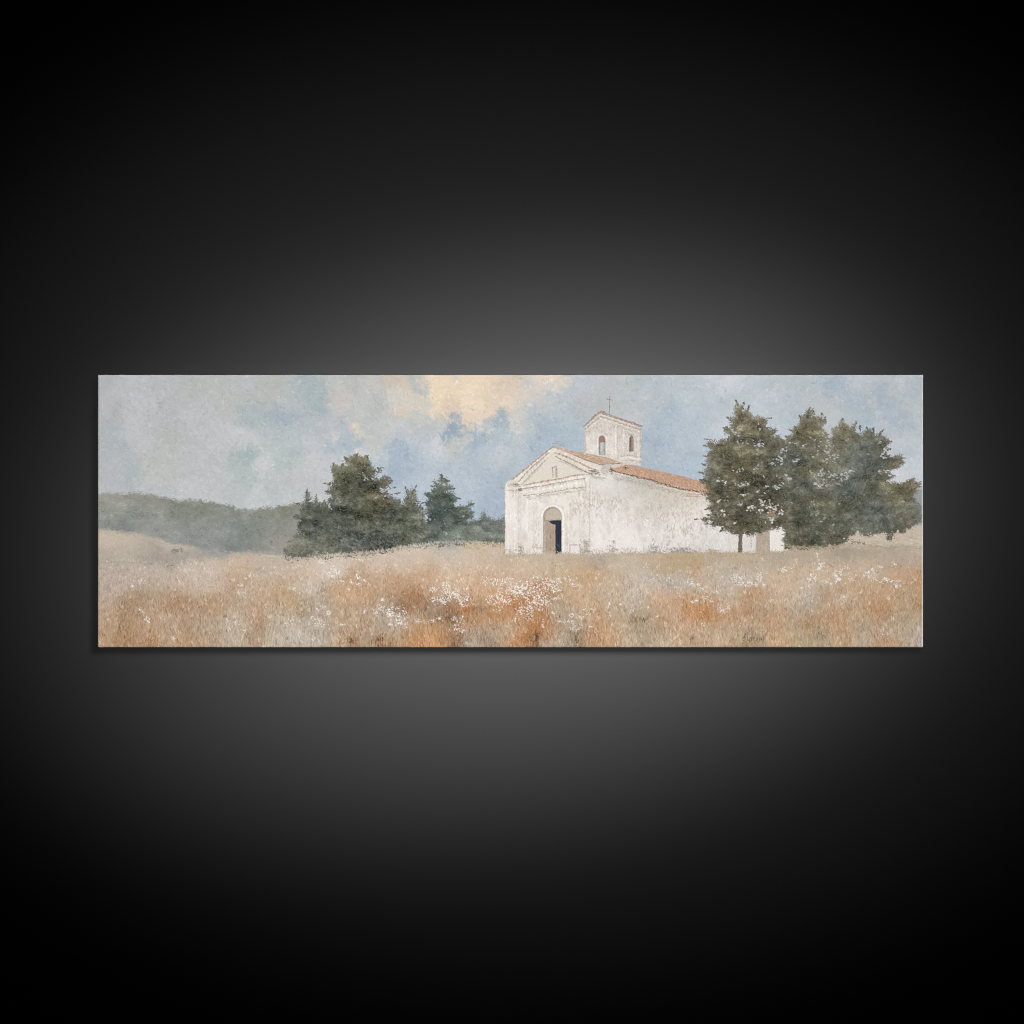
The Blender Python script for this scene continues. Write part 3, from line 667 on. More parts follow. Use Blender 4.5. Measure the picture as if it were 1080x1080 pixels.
    # pediment --------------------------------------------------------------
    fill(poly_mask([(534, 513.5), (536, 507), (541, 505), (546, 508), (550, 513), (548, 516)], .4, 3, 72), (214, 204, 194), WALL)
    fill(poly_mask([(581.5, 479), (554, 509.5), (616, 500)], .5, 3, 73), (217, 209, 196), WALL)
    for k in range(500):
        x, y = rng.uniform(556, 612), rng.uniform(482, 508)
        if y > 480 + abs(x - 582) * (1.02 if x < 582 else .62) and y < 509.5 - (x - 554) * .153:
            dab(x, y, rng.uniform(.5, 1.4), .45, rng.uniform(0, 3), np.array((217, 209, 196)) + rng.normal(0, 10), .55)
    R = .22
    line([(582, 473.5), (560, 490.5), (543, 506)], 1.2, (224, 216, 206), .95, WALL, R)
    line([(579, 477.8), (562, 492), (547, 508)], .65, (150, 138, 124), .8, WALL, R)
    line([(580, 480), (566, 493), (552, 508.5)], .7, (220, 212, 202), .85, WALL, R)
    line([(577, 484), (564, 496.5), (550.5, 510.5)], .45, (146, 134, 122), .75, WALL, R)
    line([(572, 490.5), (556, 507.5)], .4, (180, 170, 158), .7, WALL, R)
    line([(586, 474.5), (600, 480.5), (622, 489), (631, 490.5)], 1.9, (214, 206, 197), .95, WALL, .35)
    line([(585, 477.5), (598, 482), (612, 488.6), (623, 494), (629, 496.6)], .95, (182, 152, 130), .9, GROOF, R)
    line([(584, 479.5), (600, 487), (618, 495.5), (626, 499)], .7, (206, 197, 186), .9, WALL, R)
    line([(586, 481.5), (600, 488.6), (612, 494.5), (622, 499.5)], .5, (128, 118, 106), .75, WALL, R)
    line([(590, 485.8), (602, 491.5), (614, 498)], .45, (180, 170, 158), .7, WALL, R)
    line([(552, 512), (570, 508.5), (590, 505.2), (604, 502), (618, 500.3)], .75, (172, 138, 114), .85, GROOF, R)
    line([(551, 514), (575, 510.5), (600, 506), (618, 502.6)], 1.3, (224, 217, 209), .95, WALL, R)
    line([(550, 516), (575, 512), (600, 507.4), (617, 504.6)], .55, (138, 128, 116), .8, WALL, R)
    line([(551, 519), (580, 515), (616, 508)], 1.7, (228, 221, 214), .9, WALL, R)
    line([(553, 523), (570, 521), (590, 518), (606, 515), (618, 514)], .6, (160, 148, 136), .8, WALL, .35)
    line([(617, 503), (617.5, 513)], .4, (170, 160, 148), .6, WALL)
    for k in range(70):
        dab(627 + rng.normal(0, 3.2), 498.4 + rng.normal(0, 1.6), rng.uniform(.6, 1.6), .5, rng.normal(-.1, .4), (126, 116, 104) if rng.random() < .6 else (170, 158, 146), .7, WALL)
    for k in range(40):
        dab(543 + rng.normal(0, 3), 511.6 + rng.normal(0, 1), rng.uniform(.5, 1.3), .45, rng.normal(0, .5), (130, 118, 104), .6, WALL)
        dab(548.5 + rng.normal(0, 1.2), 516.4 + rng.normal(0, .8), rng.uniform(.5, 1.), .45, rng.normal(0, .5), (126, 116, 106), .6, WALL)
    line([(528.5, 514.8), (533, 515)], .7, (168, 140, 108), .9, GROOF, .1)
    # little niche figure in the gable
    fill(poly_mask([(582.4, 503.6), (582.4, 493), (584.8, 491.4), (587.8, 493), (588, 503.4)], .2, 3, 74), (190, 179, 169), NICHE)
    line([(584.4, 494), (584.6, 503)], .8, (222, 214, 206), .7, NICHE, .12)
    line([(587.4, 492.5), (587.6, 503.5)], .55, (146, 132, 122), .85, NICHE, .1)
    line([(582.6, 494), (583, 497)], .5, (150, 138, 128), .8, NICHE, .1)
    dab(583, 493.4, .9, .6, 0, (112, 106, 100), .9, NICHE)
    dab(586.6, 491.6, .7, .6, 0, (150, 142, 132), .9, NICHE)
    fill(poly_mask([(638, 484), (658, 487), (666, 489.4), (664, 492), (650, 494), (640, 492)], .3, 3, 99), (206, 196, 188), TOWER)
    # roofs ------------------------------------------------------------------
    line([(583, 471.6), (575, 478), (563, 487.6), (552, 496.5), (545, 502.5), (540, 506)], .72, (158, 128, 108), .9, GROOF, .2)
    rf = poly_mask([(583, 470.6), (588, 471.6), (602, 475.4), (620, 478.2), (640, 482), (652, 485), (660, 486.6), (657, 488.4), (632, 490), (620, 486.8), (602, 479.2), (588, 473.4)], .5, 3, 75)
    fill(rf, (184, 158, 138), GROOF)
    for k in range(520):
        t = rng.random()
        x = 586 + t * 70
        y = np.interp(x, [586, 620, 657], [472.4, 482, 487.4]) + rng.normal(0, 1.7)
        dab(x, y, rng.uniform(.8, 2), .38, .28 + rng.normal(0, .3), (np.array((184, 154, 132)) if rng.random() < .6 else np.array((206, 184, 164))) + rng.normal(0, 13), .7, clip=rf)
    line([(632, 490.2), (645, 489.6), (658, 488.4)], .45, (96, 86, 76), .85, GROOF, .15)
    line([(604, 479.6), (620, 486), (632, 490.2)], .35, (140, 116, 98), .6, GROOF, .15)
    sr = poly_mask([(644, 494.6), (652, 492.8), (663, 490.2), (680, 493.8), (700, 498), (720, 502.6), (735, 506.6), (753, 513), (752, 518.6), (730, 516.8), (710, 512.4), (690, 507.6), (672, 502.4), (655, 498.6), (645, 497)], .6, 3, 76)
    fill(sr, (186, 150, 127), ROOF)
    for k in range(1500):
        x = rng.uniform(645, 753)
        lo = np.interp(x, [645, 655, 672, 690, 710, 730, 752], [497, 498.6, 502.4, 507.6, 512.4, 516.8, 518.6])
        hi = np.interp(x, [645, 663, 680, 700, 720, 735, 753], [494.6, 490.2, 493.8, 498, 502.6, 506.6, 513])
        y = rng.uniform(hi, lo)
        v = rng.normal(0, 11)
        col = np.array((187, 151, 128)) if rng.random() < .65 else (np.array((200, 170, 148)) if rng.random() < .6 else np.array((168, 132, 110)))
        dab(x, y, rng.uniform(.7, 1.8), rng.uniform(.3, .5), 1.1 + rng.normal(0, .35), col + v, .75, clip=sr)
    eave = [(644, 496), (655, 499), (666, 501.6), (680, 504.6), (688, 506.4), (694, 509), (706, 512.2), (716, 514.8), (726, 516.8), (736, 518.2), (749, 519.2)]
    line(eave, .62, (112, 82, 62), .9, ROOF, .25)
    line([(p[0], p[1] + 1.1) for p in eave[2:]], .4, (84, 66, 54), .65, ROOF, .3)
    line([(645, 498), (656, 502.6), (668, 505.5), (682, 508.4), (696, 512)], .7, (170, 164, 152), .6, WALL, .4)
    line([(644, 501), (660, 506), (682, 511)], .5, (194, 188, 178), .6, WALL, .4)
    line([(652, 505.6), (668, 508), (684, 511.2)], .35, (150, 142, 130), .5, WALL, .4)
    line([(726, 520.6), (736, 521.8), (746, 520.6)], .9, (196, 158, 132), .9, ROOF, .25)
    line([(724, 523.2), (735, 524), (744, 522.8)], .4, (160, 124, 98), .7, ROOF, .25)
    for k in range(70):
        x = rng.uniform(682, 722)
        dab(x, 512 + (x - 682) * .24 + rng.normal(0, 2), rng.uniform(.5, 1.3), .4, rng.normal(.2, .4), (170, 148, 124), .45, WALL)
    # the little scroll ornament where roof and tower meet
    for k in range(26):
        t = k / 26 * 6.283
        dab(660 + 1.9 * math.cos(t), 493 + 2 * math.sin(t), .8, .45, t + 1.57, (128, 122, 114), .8, TOWER)
    dab(660, 493.4, 1.2, 1.1, 0, (74, 76, 76), .95, TOWER)
    line([(660, 489), (660.5, 486)], .7, (110, 100, 92), .8, TOWER, .3)
    line([(655, 492), (657, 488)], .8, (168, 156, 146), .7, TOWER, .3)
    # corner post
    fill(poly_mask([(634, 490.5), (645, 489.6), (644, 497), (640, 503), (635, 500)], .5, 3, 79), (204, 197, 190), WALL)
    stain([(634, 491), (646, 490), (645, 497), (636, 500)], (176, 168, 160), 60, .5, 1., 12, vert=False)
    for k in range(22):
        dab(644.6 + rng.normal(0, 1.1), 496.5 + rng.normal(0, 1.6), .9, .5, rng.normal(1, .5), (120, 92, 72), .7, ROOF)
    # tower --------------------------------------------------------------------
    tw = poly_mask([(616.8, 451), (625, 443), (634, 436.6), (650, 441.5), (676.6, 450), (676, 491), (664, 489.8), (657, 488.4), (640, 482.2), (617, 478)], .7, 3, 77, .45)
    fill(tw, (219, 211, 205), TOWER)
    for k in range(2100):
        x, y = rng.uniform(616, 677), rng.uniform(437, 491)
        dark = 14 if x > 655 else 0
        lean = 9 if y < 462 else 0
        v = rng.normal(0, 7) - dark * .5 - lean * .7 + 30 * float(vnoise(np.array(x), np.array(y), 4.5, 861)) - (rng.random() < .1) * rng.uniform(8, 24)
        dab(x, y, rng.uniform(.7, 2.0), rng.uniform(.4, .85), rng.choice([math.pi / 2, .7, -.6]) + rng.normal(0, .3), np.array((214, 206, 199)) + v * np.array([1, 1.03, 1.1]), .7, clip=tw)
    for x, y0, y1, c, a in [(649.5, 450, 480, (236, 230, 226), .7), (653, 450, 486, (196, 184, 175), .5), (646, 448, 480, (232, 226, 221), .4), (657.5, 452, 484, (228, 221, 216), .6), (671.6, 455, 484, (192, 178, 168), .6),
                            (673, 455, 484, (226, 218, 213), .6), (675.6, 452, 490, (206, 194, 185), .6), (617.6, 453, 477, (206, 196, 188), .6), (622.5, 452, 478, (208, 198, 190), .5), (626, 453, 479, (230, 224, 219), .5)]:
        line([(x, y0), (x, y1)], .5, c, a, TOWER, .25)
    line([(618, 455.5), (625, 448.6), (634, 441), (645, 445), (660, 449.6), (675, 455)], .45, (178, 164, 154), .65, TOWER, .4)
    line([(620, 457.5), (634, 444.5), (652, 449.5), (674, 457.5)], .45, (196, 184, 175), .5, TOWER, .6)
    line([(625, 449), (634, 438.6), (650, 443)], .7, (222, 213, 206), .6, TOWER, .3)
    for k in range(90):
        x = rng.uniform(622, 674)
        dab(x, np.interp(x, [622, 634, 674], [451, 441, 454]) + rng.uniform(0, 9), rng.uniform(.4, 1.1), .35, rng.uniform(0, 3), (172, 160, 150), .5, TOWER)
    line([(615.4, 450.4), (620, 446), (625.6, 441.4)], .75, (150, 116, 96), .9, TROOF, .15)
    line([(624.8, 441), (628, 438.2), (634, 434.4), (638, 435)], 1.0, (164, 128, 104), .9, TROOF, .2)
    line([(634, 434.8), (643, 437.6), (652, 441), (660, 443.4), (668, 446.2), (677.4, 449.6)], .85, (158, 124, 102), .9, TROOF, .2)
    line([(636, 436.6), (650, 441.6), (664, 446), (676.6, 450.6)], .35, (110, 88, 74), .7, TROOF, .2)
    line([(640, 435.8), (655, 441)], .35, (196, 172, 152), .6, TROOF, .2)
    for k in range(150):
        x, y = (rng.uniform(651, 675), rng.uniform(452, 489)) if rng.random() < .6 else (rng.uniform(619, 649), np.clip(rng.normal(452, 5), 444, 476))
        dab(x, y, rng.uniform(1.2, 3.6), rng.uniform(.6, 1.4), math.pi / 2 + rng.normal(0, .5), np.array((190, 178, 167)) + rng.normal(0, 9), rng.uniform(.12, .42), clip=tw, hard=1.2)
    line([(617, 453.4), (625, 446.4), (634, 439.4), (650, 444.6), (664, 449.4), (676, 453.4)], .8, (160, 145, 132), .75, TOWER, .3)
    line([(617, 455), (625, 448.2), (634, 441.4), (650, 446.6), (676, 455.4)], .7, (228, 220, 213), .7, TOWER, .3)
    line([(617.2, 452), (617.4, 477)], .6, (168, 154, 142), .6, TOWER, .3)
    line([(675.8, 451), (675.8, 489)], .6, (164, 150, 139), .6, TOWER, .3)
    line([(651.6, 447), (651.8, 484)], .6, (182, 169, 158), .6, TOWER, .35)
    # belfry openings
    wa = poly_mask([(631.6, 480), (631.6, 462.6), (632.6, 460.3), (635, 459.2), (637.4, 460.3), (638.6, 462.6), (638.6, 480)], .2, 3, 78, .35)
    fill(wa, (152, 122, 106), WIN_A)
    fill(wa * (YY > 466.6), (176, 178, 178), WIN_A)
    line([(632.3, 467), (632.4, 479)], .5, (112, 112, 108), .85, WIN_A, .12)
    line([(635, 467.5), (634.8, 478)], .7, (200, 206, 208), .8, WIN_A, .2)
    line([(637.6, 462), (637.8, 479)], .55, (150, 140, 130), .85, WIN_A, .12)
    line([(633, 478.6), (637, 475)], .6, (134, 132, 126), .8, WIN_A, .12)
    line([(632, 466.6), (638, 466)], .4, (120, 94, 80), .8, WIN_A, .12)
    line([(630.4, 478), (630.4, 463), (632, 459.2), (635, 457.9), (638, 459.2), (639.8, 463)], .4, (228, 221, 215), .7, TOWER, .15)
    wb = poly_mask([(663.6, 477), (663.8, 463), (665.6, 459), (667.6, 460), (668.6, 464), (668.4, 476)], .3, 3, 80, .35)
    fill(wb, (140, 124, 112), WIN_B)
    line([(664.8, 462), (664.6, 476)], .6, (86, 76, 68), .8, WIN_B, .15)
    line([(667.6, 463), (667.4, 475)], .5, (170, 154, 142), .7, WIN_B, .15)
    dab(665, 465.6, 1.1, .7, 1.5, (66, 60, 56), .9, WIN_B)
    line([(669.6, 462), (669.6, 476)], .35, (180, 166, 156), .6, TOWER, .15)
    # base mouldings of the tower
    line([(655, 481), (664, 480.2), (676, 482)], .5, (170, 154, 142), .7, TOWER, .3)
    line([(655, 483.4), (666, 483), (676, 484.6)], .8, (230, 223, 218), .8, TOWER, .2)
    line([(658, 486), (668, 486), (677, 487.4)], .5, (180, 166, 154), .7, TOWER, .3)
    line([(672, 487), (672.4, 491)], .4, (188, 176, 166), .6, TOWER, .2)
    # cross
    line([(643, 418.6), (643, 437)], .48, (140, 134, 124), .95, CROSS, .06)
    line([(640.2, 421), (646, 422.2)], .5, (134, 128, 118), .95, CROSS, .06)
    dab(640.6, 421, .8, .6, 0, (118, 112, 102), .9, CROSS)
    dab(643, 418.8, .6, .6, 0, (180, 178, 170), .8, CROSS)
    # brushy tuft on the gable
    for k in range(40):
        dab(590 + rng.normal(0, 3.4), 468.6 + rng.normal(0, 1.5) + abs(rng.normal(0, .5)), rng.uniform(.6, 1.6), .35, rng.normal(-.5, .7), (140, 148, 148), .5)
    # doorway -------------------------------------------------------------------
    th = np.linspace(math.pi, 0, 15)
    arch = lambda cx, cy, r, b: [(cx - r, b)] + [(cx + r * math.cos(t), cy - r * 1.05 * math.sin(t)) for t in th] + [(cx + r, b)]
    fill(poly_mask(arch(583, 545.5, 13.4, 583), .3, 3, 81), (226, 219, 213), WALL, .8)
    line([(569.8, 560), (569.8, 545)] + [(583 + 13.3 * math.cos(t), 545.5 - 14 * math.sin(t)) for t in th] + [(596.3, 560)], .4, (202, 192, 182), .55, WALL, .25)
    line([(573, 543)] + [(583 + 11.4 * math.cos(t), 545.5 - 12 * math.sin(t)) for t in th] + [(594.4, 548), (594.4, 580)], .7, (236, 231, 227), .7, WALL, .2)
    fill(poly_mask(arch(582.8, 545, 9.9, 584.2), .2, 3, 82, .4), (168, 156, 142), DOOR)
    fill(poly_mask(arch(583.8, 545.4, 8.6, 549), .2, 3, 83, .4), (186, 175, 160), DOOR)
    line([(574, 583), (574, 546)] + [(583 + 9.2 * math.cos(t), 545 - 9.6 * math.sin(t)) for t in th[:9]], .7, (158, 148, 136), .8, DOOR, .15)
    for k in range(120):
        x, y = rng.uniform(576, 592), rng.uniform(537, 549)
        if (x - 583.8) ** 2 + (y - 545.4) ** 2 < 72:
            dab(x, y, rng.uniform(.5, 1.3), .4, rng.uniform(0, 3), np.array((188, 178, 163)) + rng.normal(0, 11), .6)
    line([(575, 549.2), (583, 548.6), (592.4, 548.6)], .5, (150, 132, 116), .85, DOOR, .12)
    fill(poly_mask([(575, 550), (586, 550), (586.2, 584.5), (575.2, 584)], .2, 3, 84, .4), (166, 149, 133), DOOR)
    for k in range(260):
        x, y = rng.uniform(575, 586), rng.uniform(550, 584)
        dab(x, y, rng.uniform(.8, 2.4), .35, math.pi / 2 + rng.normal(0, .15), np.array((168, 151, 135)) + rng.normal(0, 15), .6)
    line([(574.9, 551), (575, 583)], .5, (198, 188, 176), .6, DOOR, .15)
    line([(580.6, 556), (580.8, 582)], .35, (138, 118, 102), .6, DOOR, .15)
    line([(583.2, 560), (583.4, 563)], .4, (112, 96, 84), .8, DOOR, .1)
    fill(poly_mask([(578.8, 549.9), (584, 549), (592.4, 548.9), (592.5, 582.8), (589, 583.4), (586.2, 585), (585.2, 584.6), (586, 582), (585.9, 553.6), (582, 552.6)], .2, 3, 85, .4), (41, 49, 63), DOOR)
    for k in range(160):
        x, y = rng.uniform(586.4, 592.2), rng.uniform(551, 583)
        dab(x, y, rng.uniform(.8, 2), .4, math.pi / 2 + rng.normal(0, .5), np.array((42, 50, 65)) + rng.normal(0, 7), .6)
    for k in range(30):
        dab(rng.uniform(586.5, 592), rng.uniform(574, 583), .9, .3, 1.2, (78, 90, 108), .5)
    line([(593, 549), (593, 582)], .45, (214, 206, 199), .8, WALL, .12)
    # stones and stains along the foot of the walls
    for (x0, y0, x1, y1) in [(563.5, 578, 571, 583), (602, 575.5, 611, 584)]:
        fill(poly_mask([(x0, y0), (x1, y0 + .3), (x1 + .4, y1), (x0 - .2, y1)], .4, 3, 86), (224, 216, 212), WALL)
        line([(x0 - .6, y0 - .8), (x1 + .8, y0 - .4), (x1 + 1, y1)], .5, (150, 142, 134), .65, WALL, .3)
        line([(x0 - .8, y0), (x0 - .8, y1)], .5, (164, 156, 148), .6, WALL, .3)
    def rubble(x0, x1, y0, y1, n, col):
        for k in range(n):
            dab(rng.normal((x0 + x1) / 2, (x1 - x0) * .3), y1 - (y1 - y0) * rng.random() ** 1.6, rng.uniform(.7, 2.0), rng.uniform(.4, .9), rng.uniform(0, 3), np.array(col) + rng.normal(0, 15), rng.uniform(.2, .6), hard=1.4)
    rubble(545.6, 552.5, 573, 586, 70, (138, 130, 120))
    rubble(612.5, 623, 569, 583, 130, (160, 150, 142))
    rubble(560, 574, 573, 579, 26, (184, 174, 164))
    rubble(624, 660, 578.5, 585, 130, (178, 170, 162))
    rubble(642, 650, 570, 582, 50, (166, 158, 150))
    rubble(652, 684, 577.5, 584.5, 110, (178, 172, 160))
    rubble(683, 697, 576, 584, 110, (138, 134, 130))
    rubble(686, 692, 568, 578, 30, (176, 168, 158))
    rubble(703.5, 732, 577.2, 583.6, 230, (140, 136, 133))
    rubble(745, 757, 579, 584, 60, (150, 136, 124))
    rubble(533, 542, 579, 586, 40, (176, 164, 148))
    rubble(575, 604, 582, 586, 60, (186, 174, 158))
    # the low annexe glimpsed under the pine
    fill(poly_mask([(768, 552), (797, 556), (797, 583.5), (768, 583.5)], .4, 3, 87), (216, 210, 204), ANNEX)
    fill(poly_mask([(811.6, 558), (821, 556.6), (830.6, 559), (831.4, 581), (812.4, 582.6)], .5, 3, 88), (232, 225, 219), ANNEX)
    fill(poly_mask([(797.6, 558), (811.4, 558), (811.8, 583), (797.4, 583)], .4, 3, 89), (180, 166, 150), ANNEX)
    for k in range(320):
        x, y = rng.uniform(798, 811.6), rng.uniform(558, 583)
        dab(x, y, rng.uniform(.6, 1.8), .4, math.pi / 2 + rng.normal(0, .7), np.array((178, 163, 147)) + rng.normal(0, 17), .6)
    for k in range(320):
        x, y = rng.uniform(770, 831), rng.uniform(556, 583)
        if 797 < x < 812:
            continue
        dab(x, y, rng.uniform(.6, 1.8), .5, math.pi / 2 + rng.normal(0, .4), np.array((228, 221, 215)) + rng.normal(0, 8), .55)
    line([(792, 560), (792.4, 577)], .5, (172, 158, 142), .7, ANNEX, .25)
    line([(811.4, 560), (811.8, 582)], .5, (150, 134, 118), .7, ANNEX, .25)
    line([(831.4, 560), (831.8, 581)], .5, (142, 132, 116), .6, ANNEX, .25)
    line([(768, 566), (772, 583)], .4, (196, 194, 190), .6, ANNEX, .3)
    # grass over the foot of the walls
    for k in range(2400):
        x = rng.uniform(533, 833)
        yb = 585.2 - (x - 533) * .008
        y = yb + rng.normal(.6, 1.5) - 3.4 * max(float(vnoise(np.array(x), np.array(9.), 7, 881)), 0)
        c = np.array((184, 170, 148)) if x < 700 else np.array((182, 164, 138))
        dab(x, y, rng.uniform(.5, 1.5), .36, math.pi / 2 + rng.normal(0, .6), c + rng.normal(0, 13), rng.uniform(.4, .9), FIELD)


def paint_right_trees():
    warm = [(120, 110, 88), (104, 96, 76), (88, 82, 66), (138, 128, 106)]
    deep = [(78, 74, 60), (66, 62, 52), (96, 90, 74)]
    grey = [(98, 100, 92), (84, 88, 84), (112, 110, 98)]
    # haze behind the right-hand tree
    hz = poly_mask([(955, 520), (980, 512), (980, 560), (950, 562)], 3, 6, 95, 2.5)
    fill(hz, (146, 153, 150), T_RIGHT, .8)
    fill(poly_mask([(862, 577), (876, 569), (888, 566), (905, 563), (935, 558), (980, 552), (980, 576), (930, 574)], 2.4, 5, 98, 1.6), (200, 187, 170), FIELD)
    for k in range(500):
        dab(rng.uniform(884, 975), rng.uniform(562, 579), rng.uniform(.8, 3), .55, rng.normal(-.1, .35), np.array((196, 182, 164)) + rng.normal(0, 13), .6, FIELD)
    # right tree
    crown([(866, 577), (868, 560), (866, 520), (868, 490), (872, 470), (878, 456), (884, 449), (889, 442), (893, 447), (898, 452), (903, 446), (903, 455), (909, 458), (912, 452), (918, 453), (923, 452), (926, 458), (931, 456), (935, 462), (940, 467),
           (935, 474), (938, 479), (946, 481), (953, 484), (955, 488), (949, 491), (945, 496), (934, 496), (939, 501), (944, 503), (938, 508), (950, 508), (957, 507), (963, 506), (966, 503), (967, 510), (973, 508), (971, 516), (964, 521), (968, 528), (972, 538), (972, 552),
           (962, 556), (955, 560), (945, 563), (940, 571), (935, 562), (925, 562), (912, 566), (905, 562), (897, 570), (890, 573)],
          "890,450,138,128,104;900,455,122,114,92;885,460,118,110,90;915,456,108,104,88;930,462,126,118,98;905,465,104,104,94;918,465,88,90,86;930,472,104,99,84;890,472,122,116,98;878,480,128,122,108;900,478,106,107,100;915,480,94,96,92;930,485,92,92,84;945,488,116,108,92;885,492,112,106,92;900,492,104,106,102;920,492,92,94,88;880,505,116,114,104;893,503,112,113,106;910,505,92,93,84;925,505,104,102,88;940,510,108,100,78;955,512,112,102,78;962,510,124,114,92;890,515,86,90,88;905,515,94,98,96;895,522,78,84,86,4;920,518,104,102,84;940,520,106,99,76;955,520,96,88,66;885,530,104,102,84;900,530,92,91,76;925,530,96,97,92;945,530,112,106,88;965,540,118,118,108;910,540,98,99,92;925,542,96,99,96;945,543,104,102,88;958,548,112,102,76;890,545,92,92,80;900,555,104,102,90;880,560,86,86,74;920,555,112,112,104;935,552,84,86,82;950,556,92,90,78;905,562,110,106,94;968,552,110,114,112;940,564,84,82,72;880,570,92,88,74",
          T_RIGHT, 7600, 3.2, 4.5, 51, light=22, dark=22, ang=-.5)
    for a in [(889, 450, 889, 441), (900, 452, 904, 444), (908, 458, 907, 449), (918, 458, 914, 450), (926, 460, 932, 453), (932, 466, 941, 466), (934, 474, 939, 474), (936, 486, 955, 483), (940, 490, 956, 487), (938, 494, 948, 493), (950, 512, 966, 504), (955, 514, 972, 508),
              (955, 516, 973, 513), (922, 460, 921, 451), (935, 500, 944, 502), (958, 548, 971, 547), (940, 562, 939, 571)]:
        bough(*a, 24, warm if a[0] > 925 or a[0] < 905 else grey, T_RIGHT)
    # middle tree
    crown([(828, 577), (826, 560), (822, 540), (819, 520), (824, 500), (822, 480), (826, 466), (831, 461), (836, 457), (838, 451), (843, 449), (842, 443), (846, 440), (848, 436), (852, 433), (855, 431), (857, 436), (860, 440), (866, 437), (868, 442), (871, 446), (868, 452),
           (873, 458), (876, 468), (874, 480), (876, 500), (872, 520), (876, 540), (874, 560), (876, 577)],
          "853,437,112,106,92;848,443,104,98,84;860,445,128,118,98;866,442,118,110,92;845,455,122,111,86;855,455,116,106,82;865,460,124,114,94;838,462,108,102,82;850,468,108,102,84;865,472,126,118,100;832,475,104,100,84;845,478,106,104,92;860,485,116,110,92;835,485,98,100,94;842,482,92,94,86;850,498,114,102,76,4;835,500,96,95,82;858,500,106,102,86;868,505,112,106,92;845,512,92,94,88;830,515,96,94,80;860,515,98,99,92;840,525,92,92,80;855,525,104,96,74;835,535,104,98,82;850,535,86,86,74;865,530,104,100,84;840,548,86,85,72;855,548,92,92,80;870,545,104,102,88;840,562,86,83,68;855,562,78,78,68;868,560,90,88,74;845,572,92,86,68;860,572,80,78,66",
          T_MID, 6400, 3.0, 4.5, 53, light=24, dark=24, ang=.2)
    for a in [(853, 440, 854, 430), (846, 446, 843, 438), (860, 443, 858, 433), (868, 446, 871, 440), (838, 456, 832, 453), (834, 462, 827, 460), (866, 444, 867, 436)]:
        bough(*a, 24, warm, T_MID)
    lightg = [(198, 204, 212), (186, 186, 182), (206, 208, 210), (170, 166, 156)]
    gaps([(872, 470, 6, 26), (880, 482, 6, 22), (873, 486, 5, 18), (867, 499, 5, 26), (863, 512, 4, 22), (866, 515, 2.5, 10), (878, 500, 5, 22), (890, 503, 5, 26), (893, 500, 4, 14), (870, 507, 4, 14), (858, 482, 4, 12), (871, 452, 4, 14), (868, 460, 4, 10), (885, 509, 5, 16),
          (875, 512, 3, 10), (857, 499, 3, 8), (899, 497, 4, 10), (874, 476, 4, 14)], lightg, SKY)
    gaps([(931, 479, 3, 12), (933, 482, 2.5, 8), (930, 498, 3, 14), (941, 499, 4, 22), (946, 507, 4, 14), (938, 470, 2, 5), (929, 466, 2, 4), (940, 509, 2.5, 8), (952, 529, 1.5, 4), (870, 547, 1.8, 5), (867, 550, 1.5, 4)],
         [(204, 209, 217), (210, 212, 218), (196, 198, 200)], SKY, 1.5)
    # pale brush over the pale slope, right
    gaps([(905, 571, 5, 20), (915, 570, 6, 26), (924, 567, 5, 26), (932, 566, 4, 20), (945, 566, 5, 20), (955, 564, 5, 20), (966, 561, 4, 16), (897, 569, 4, 8)], [(206, 192, 178), (196, 182, 166), (214, 202, 190)], FIELD, 1.5)
    # ground line of the copse
    for k in range(420):
        x = rng.uniform(832, 975)
        y = np.interp(x, [832, 870, 895, 920, 950, 975], [577, 577.5, 574.5, 576.5, 578, 578]) + rng.normal(0, 1.1)
        dab(x, y, rng.uniform(.8, 3), .45, rng.normal(0, .25), (158, 146, 124) if rng.random() < .4 else (186, 172, 150), rng.uniform(.2, .6), FIELD)
    for k in range(90):
        x = rng.uniform(868, 912)
        dab(x, 568 + (x - 868) * .12 + rng.normal(0, 1.6), rng.uniform(.8, 2.2), .5, .2 + rng.normal(0, .5), (112, 106, 92), .6, T_RIGHT)
    # front pine: trunk, then crown
    fill(poly_mask([(778.2, 582.8), (779, 570), (779.6, 552), (780.4, 530), (784, 530), (783.8, 552), (782.8, 570), (782.4, 582.6)], .5, 3, 96, .4), (112, 104, 92), TRUNK)
    for k in range(90):
        dab(rng.uniform(778.6, 783.4), rng.uniform(545, 582), rng.uniform(.8, 2), .35, math.pi / 2 + rng.normal(0, .25), np.array((112, 104, 92)) + rng.normal(0, 18), .6)
